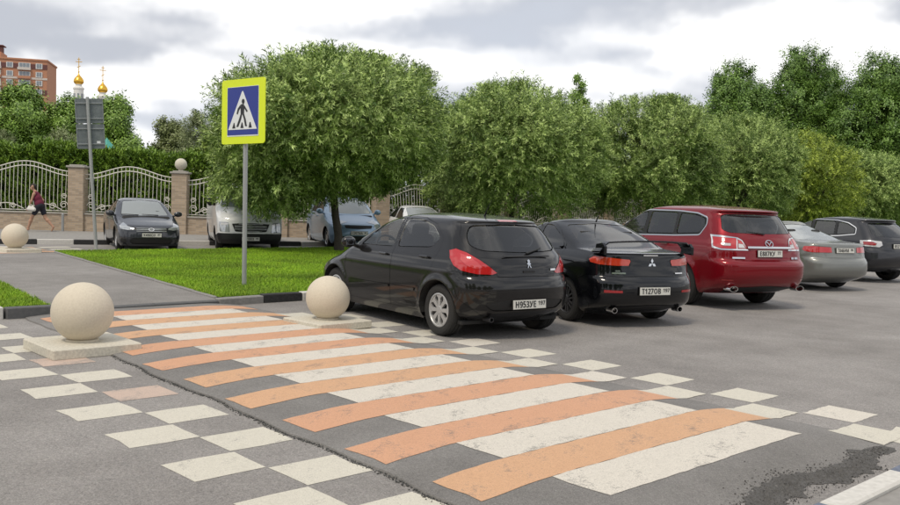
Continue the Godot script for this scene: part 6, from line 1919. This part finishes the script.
# ---------------------------------------------------------------- signs, balls, person
func signs() -> void:
	var s := thing("crossing_sign", "blue pedestrian crossing sign on a fluorescent yellow board and grey pole", "road sign", Vector3(-3.56, 0.1, -15.53), deg_to_rad(-36.0))
	s.rotation.z = deg_to_rad(0.8)
	var mb := MB.new()
	mb.tube([Vector3(0, -0.3, 0), Vector3(0, 3.5, 0)], 0.04, 16)
	put(mb, "pole", M.galvanised, s)
	var rr := func(w: float, h: float, r: float) -> PackedVector2Array:
		var p := PackedVector2Array()
		for k in 4:
			var c := Vector2([1, -1, -1, 1][k] * (w - r), [1, 1, -1, -1][k] * (h - r))
			for q in 6:
				var an := PI / 2 * (k + q / 5.0)
				p.append(c + Vector2(cos(an), sin(an)) * r)
		return p
	var cy := 3.02
	mb = MB.new(); mb.prism(rr.call(0.55, 0.555, 0.05), 0.05, 0.066, Basis.IDENTITY, Vector3(0, cy, 0))
	put(mb, "yellow_board", M.sign_yellow, s)
	mb = MB.new(); mb.prism(rr.call(0.40, 0.425, 0.015), 0.067, 0.071, Basis.IDENTITY, Vector3(0, cy, 0))
	put(mb, "white_border", M.sign_white, s)
	mb = MB.new(); mb.prism(rr.call(0.392, 0.41, 0.012), 0.072, 0.075, Basis.IDENTITY, Vector3(0, cy + 0.008, 0))
	put(mb, "blue_panel", M.sign_blue, s)
	mb = MB.new(); mb.prism(PackedVector2Array([Vector2(-0.365, -0.31), Vector2(0.365, -0.31), Vector2(0.012, 0.345), Vector2(-0.012, 0.345)]), 0.076, 0.079, Basis.IDENTITY, Vector3(0, cy, 0))
	put(mb, "white_triangle", M.sign_white, s)
	mb = MB.new()
	var z0 := 0.080
	var z1 := 0.083
	var blob := func(a: Array) -> void:
		var p := PackedVector2Array()
		for i in a.size() / 2: p.append(Vector2(a[2 * i], a[2 * i + 1]))
		mb.prism(p, z0, z1, Basis.IDENTITY, Vector3(0, cy, 0))
	var head := []
	for k in 14: head.append_array([0.02 + 0.036 * cos(TAU * k / 14), 0.168 + 0.042 * sin(TAU * k / 14)])
	blob.call(head)
	blob.call([-0.035, 0.12, 0.035, 0.125, 0.05, 0.07, 0.045, -0.04, -0.04, -0.045, -0.045, 0.05])
	blob.call([-0.042, -0.046, 0.0, -0.046, -0.03, -0.14, -0.10, -0.262, -0.15, -0.262, -0.085, -0.14])
	blob.call([0.002, -0.045, 0.046, -0.045, 0.085, -0.13, 0.115, -0.235, 0.125, -0.258, 0.075, -0.258, 0.045, -0.14])
	blob.call([-0.046, 0.115, -0.046, 0.06, -0.085, 0.02, -0.115, -0.05, -0.145, -0.04, -0.115, 0.05])
	blob.call([0.051, 0.10, 0.052, 0.045, 0.115, -0.02, 0.135, 0.0, 0.085, 0.06])
	blob.call([-0.255, -0.285, -0.175, -0.285, -0.2, -0.19, -0.215, -0.19])
	blob.call([-0.045, -0.285, 0.035, -0.285, 0.005, -0.19, -0.012, -0.19])
	blob.call([0.165, -0.285, 0.245, -0.285, 0.21, -0.19, 0.19, -0.19])
	put(mb, "walking_figure", M.sign_black, s)
	for y in [cy - 0.3, cy + 0.3]:
		mb = MB.new()
		mb.cbox(Vector3(0, y, 0.02), Vector3(0.16, 0.05, 0.062), 0.006)
		put(mb, "clamp", M.galvanised, s)
	# backs of two signs on a leaning pole
	var t := thing("road_sign", "two grey sign backs stacked on a leaning grey pole at the lawn's edge", "road sign", Vector3(-9.45, 0.05, -23.9), deg_to_rad(22.0))
	t.rotation.z = deg_to_rad(3.6)
	mb = MB.new()
	mb.tube([Vector3(0, -0.3, 0), Vector3(0, 4.08, 0)], 0.045, 14)
	put(mb, "pole", M.galvanised, t)
	for e in [[3.72, 0.35, 0.325], [3.05, 0.35, 0.325]]:
		mb = MB.new(); mb.prism(rr.call(e[1], e[2], 0.03), -0.075, -0.06, Basis.IDENTITY, Vector3(0.03, e[0], 0))
		var pl := put(mb, "plate", M.sign_back, t)
		for y in [-0.2, 0.2]:
			var rb := MB.new(); rb.cbox(Vector3(0.03, e[0] + y, -0.048), Vector3(0.66, 0.035, 0.022), 0.004)
			put(rb, "stiffener", M.sign_back_rail, pl)
		for x in [-0.335, 0.335]:
			var rb := MB.new(); rb.cbox(Vector3(0.03 + x, e[0], -0.052), Vector3(0.02, 0.6, 0.016), 0.003)
			put(rb, "rim", M.sign_back_rail, pl)
	mb = MB.new(); mb.cbox(Vector3(0.22, 2.88, -0.056), Vector3(0.09, 0.09, 0.004), 0.0)
	put(mb, "sticker", M.sign_white, t)

func balls() -> void:
	for e in [[9.47, 3.58, 0.0, 0.0, "cream concrete ball on a square slab beside the footpath kerb"], [9.60, 6.80, 0.012, 0.03, "cream concrete ball on a square slab in front of the black hatchback"], [24.6, 7.55, 0.0, 0.2, "cream concrete ball on a slab at the far crossing"]]:
		var t := thing("concrete_ball", e[4], "bollard", uv(e[0], e[1], e[2]), deg_to_rad(43.0) + e[3], "concrete ball bollards")
		t.scale = Vector3.ONE * [0.96, 0.88, 1.0][counts["concrete_ball"]]
		var mb := MB.new()
		mb.cbox(Vector3(0, 0.052, 0), Vector3(0.94, 0.115, 0.94), 0.012)
		put(mb, "slab", M.concrete_slab, t)
		mb = MB.new()
		mb.lathe([[0.17, 0.108], [0.17, 0.13], [0.12, 0.14], [0.0, 0.141]], 28)
		mb.ball(Vector3(0, 0.425, 0), Vector3.ONE * 0.325, 48, 32)
		put(mb, "ball", M.concrete_ball, t)

# a smooth skin over tapered capsules, meshed as surface nets
func skin(bones: Array, cell: float, k: float) -> MB:
	var lo := Vector3.ONE * 1e9
	var hi := -lo
	for b in bones:
		for e in 2:
			lo = lo.min(b[e] - Vector3.ONE * (b[2 + e] + 2 * cell)); hi = hi.max(b[e] + Vector3.ONE * (b[2 + e] + 2 * cell))
	var n := Vector3i(((hi - lo) / cell).ceil()) + Vector3i.ONE
	var f := PackedFloat32Array(); f.resize(n.x * n.y * n.z); f.fill(9.0)
	for b in bones:
		var a: Vector3 = b[0]; var d: Vector3 = b[1] - b[0]
		var m := Vector3.ONE * (maxf(b[2], b[3]) + 4 * cell)
		var i0 := Vector3i(((a.min(b[1]) - m - lo) / cell).max(Vector3.ZERO)); var i1 := Vector3i((a.max(b[1]) + m - lo) / cell).min(n - Vector3i.ONE)
		for z in range(i0.z, i1.z + 1):
			for y in range(i0.y, i1.y + 1):
				for x in range(i0.x, i1.x + 1):
					var p := lo + Vector3(x, y, z) * cell
					var t := clampf((p - a).dot(d) / maxf(d.length_squared(), 1e-9), 0, 1)
					var v: float = (p - a - d * t).length() - lerpf(b[2], b[3], t)
					var at := x + n.x * (y + n.y * z)
					var o := f[at]
					var hh := maxf(k - absf(o - v), 0.0) / k
					f[at] = minf(o, v) - hh * hh * k * 0.25
	var val := func(x: int, y: int, z: int) -> float: return f[x + n.x * (y + n.y * z)]
	var vert := {}
	var mb := MB.new()
	var grad := {}
	for z in n.z - 1:
		for y in n.y - 1:
			for x in n.x - 1:
				var s := Vector3.ZERO; var c := 0
				var q := []
				for i in 8: q.append(f[x + (i & 1) + n.x * (y + (i >> 1 & 1) + n.y * (z + (i >> 2)))])
				var any := false
				for i in 8:
					if (q[i] < 0) != (q[0] < 0): any = true; break
				if not any: continue
				for e in [[0, 1], [2, 3], [4, 5], [6, 7], [0, 2], [1, 3], [4, 6], [5, 7], [0, 4], [1, 5], [2, 6], [3, 7]]:
					var va: float = q[e[0]]; var vb: float = q[e[1]]
					if (va < 0) != (vb < 0):
						var t := va / (va - vb)
						s += Vector3(e[0] & 1, e[0] >> 1 & 1, e[0] >> 2).lerp(Vector3(e[1] & 1, e[1] >> 1 & 1, e[1] >> 2), t); c += 1
				var id := Vector3i(x, y, z)
				vert[id] = lo + (Vector3(id) + s / c) * cell
				grad[id] = Vector3(q[1] + q[3] + q[5] + q[7] - q[0] - q[2] - q[4] - q[6], q[2] + q[3] + q[6] + q[7] - q[0] - q[1] - q[4] - q[5], q[4] + q[5] + q[6] + q[7] - q[0] - q[1] - q[2] - q[3]).normalized()
	for id in vert:
		var v0: float = val.call(id.x, id.y, id.z)
		for ax in 3:
			var d := Vector3i.ZERO; d[ax] = 1
			var v1: float = val.call(id.x + d.x, id.y + d.y, id.z + d.z)
			if (v0 < 0) == (v1 < 0): continue
			var e1 := Vector3i.ZERO; e1[(ax + 1) % 3] = 1
			var e2 := Vector3i.ZERO; e2[(ax + 2) % 3] = 1
			var r := [id, id - e1, id - e1 - e2, id - e2]
			if not (vert.has(r[1]) and vert.has(r[2]) and vert.has(r[3])): continue
			mb.tri(vert[r[0]], vert[r[1]], vert[r[2]], grad[r[0]], grad[r[1]], grad[r[2]])
			mb.tri(vert[r[0]], vert[r[2]], vert[r[3]], grad[r[0]], grad[r[2]], grad[r[3]])
	return mb

func person() -> void:
	mat("skin", lin(0.42, 0.24, 0.16), 0.6)
	mat("plum_cloth", lin(0.13, 0.012, 0.035), 0.9)
	mat("navy_cloth", lin(0.02, 0.02, 0.03), 0.9)
	mat("hair", lin(0.02, 0.014, 0.01), 0.7)
	mat("white_cloth", lin(0.66, 0.64, 0.60), 0.9)
	var t := thing("person", "person in a plum sleeveless top and dark shorts striding past the fence", "person", Vector3(-14.85, 0.12, -32.2), 0.0)
	t.transform.basis = Basis(Vector3(1, 0, 0), Vector3(0.09, 1, 0), Vector3(0, 0, 1))
	var hip := Vector3(0, 0.93, 0)
	var neck := Vector3(-0.22, 1.42, 0)
	var hd := Vector3(-0.31, 1.585, 0)
	var B := []
	var cap := func(a: Vector3, b: Vector3, ra: float, rb: float) -> void: B.append([a, b, ra, rb])
	cap.call(hip + Vector3(0, 0.02, -0.07), hip + Vector3(0, 0.02, 0.07), 0.11, 0.11)
	cap.call(hip, Vector3(-0.10, 1.15, 0), 0.12, 0.115)
	cap.call(Vector3(-0.12, 1.18, -0.06), Vector3(-0.12, 1.18, 0.06), 0.11, 0.11)
	cap.call(Vector3(-0.18, 1.34, -0.14), Vector3(-0.18, 1.34, 0.14), 0.065, 0.065)
	cap.call(Vector3(-0.16, 1.28, 0), neck, 0.11, 0.055)
	cap.call(neck, hd + Vector3(0.01, -0.03, 0), 0.05, 0.05)
	cap.call(hd + Vector3(0.015, 0.02, 0), hd + Vector3(-0.02, -0.05, 0), 0.092, 0.065)
	cap.call(hd + Vector3(-0.09, -0.02, 0), hd + Vector3(-0.105, -0.03, 0), 0.012, 0.010)
	for sz in [-1.0, 1.0]: cap.call(hd + Vector3(0.005, -0.01, 0.085 * sz), hd + Vector3(0.012, 0.02, 0.09 * sz), 0.014, 0.016)
	# front leg, straight under the body; rear leg trailing
	var legs := [[Vector3(-0.01, 0.90, 0.085), Vector3(-0.21, 0.50, 0.085), Vector3(-0.31, 0.09, 0.09), Vector3(-0.47, 0.05, 0.10)], [Vector3(0.02, 0.90, -0.085), Vector3(0.20, 0.50, -0.085), Vector3(0.50, 0.19, -0.085), Vector3(0.47, 0.035, -0.08)]]
	for l in legs:
		cap.call(l[0], l[1], 0.088, 0.055)
		cap.call(l[1], l[1].lerp(l[2], 0.3), 0.055, 0.057)
		cap.call(l[1].lerp(l[2], 0.3), l[2], 0.057, 0.036)
		cap.call(l[2] + Vector3(0.02, -0.03, 0), l[3], 0.036, 0.028)
	var arms := [[Vector3(-0.18, 1.34, 0.19), Vector3(-0.22, 1.08, 0.23), Vector3(-0.30, 0.86, 0.19)], [Vector3(-0.18, 1.34, -0.19), Vector3(-0.02, 1.12, -0.24), Vector3(-0.05, 0.88, -0.23)]]
	for l in arms:
		cap.call(l[0], l[1], 0.046, 0.036)
		cap.call(l[1], l[2], 0.037, 0.025)
		cap.call(l[2], l[2] + (l[2] - l[1]).normalized() * 0.075, 0.028, 0.03)
	var body := skin(B, 0.016, 0.035)
	for l in arms:
		var d: Vector3 = (l[2] - l[1]).normalized()
		var o: Vector3 = l[2] + d * 0.075
		for k in 4:
			var s := Vector3(0.022 * (k - 1.5), 0, 0)
			var ln: float = [0.055, 0.07, 0.075, 0.06][k]
			body.tube([o + s - d * 0.02, o + s + d * ln * 0.5, o + s + d * ln + Vector3(-0.012, 0, 0)], [0.010, 0.009, 0.007], 6)
		body.tube([l[2] + d * 0.03 + Vector3(-0.025, 0, 0), l[2] + d * 0.07 + Vector3(-0.05, 0, 0), l[2] + d * 0.10 + Vector3(-0.055, 0, 0)], [0.012, 0.010, 0.008], 6)
	put(body, "body", M.skin, t)
	var T := [[Vector3(-0.03, 1.0, -0.06), Vector3(-0.03, 1.0, 0.06), 0.135, 0.135], [Vector3(-0.02, 0.98, 0), Vector3(-0.10, 1.15, 0), 0.135, 0.128], [Vector3(-0.12, 1.18, -0.06), Vector3(-0.12, 1.18, 0.06), 0.124, 0.124], [Vector3(-0.175, 1.335, -0.12), Vector3(-0.175, 1.335, 0.12), 0.076, 0.076], [Vector3(-0.15, 1.26, 0), Vector3(-0.20, 1.37, 0), 0.115, 0.075]]
	put(skin(T, 0.018, 0.05), "top", M.plum_cloth, t)
	var S := [[hip + Vector3(0.01, 0.0, -0.07), hip + Vector3(0.01, 0.0, 0.07), 0.125, 0.125]]
	for l in legs: S.append([l[0], l[0].lerp(l[1], 0.62), 0.105, 0.088])
	put(skin(S, 0.018, 0.03), "shorts", M.navy_cloth, t)
	var H := [[hd + Vector3(0.04, 0.035, 0), hd + Vector3(0.0, 0.05, 0), 0.085, 0.082], [hd + Vector3(0.08, 0.0, 0), hd + Vector3(0.09, -0.06, 0), 0.05, 0.035]]
	put(skin(H, 0.014, 0.03), "hair", M.hair, t)
	var bag := thing("cloth_bag", "small white bag carried at the striding person's hip", "bag", Vector3(-14.99, 0.12 + 0.74, -31.96))
	var W := [[Vector3(-0.07, 0.06, 0), Vector3(0.12, 0.05, 0.0), 0.065, 0.07], [Vector3(-0.05, 0.13, 0), Vector3(0.09, 0.12, 0), 0.045, 0.045]]
	put(skin(W, 0.014, 0.03), "pouch", M.white_cloth, bag)
	var hb := MB.new()
	hb.tube([Vector3(-0.08, 0.13, 0), Vector3(-0.05, 0.20, 0), Vector3(0.02, 0.22, 0.0), Vector3(0.08, 0.19, 0), Vector3(0.10, 0.13, 0)], 0.012, 6)
	put(hb, "strap", M.white_cloth, bag)
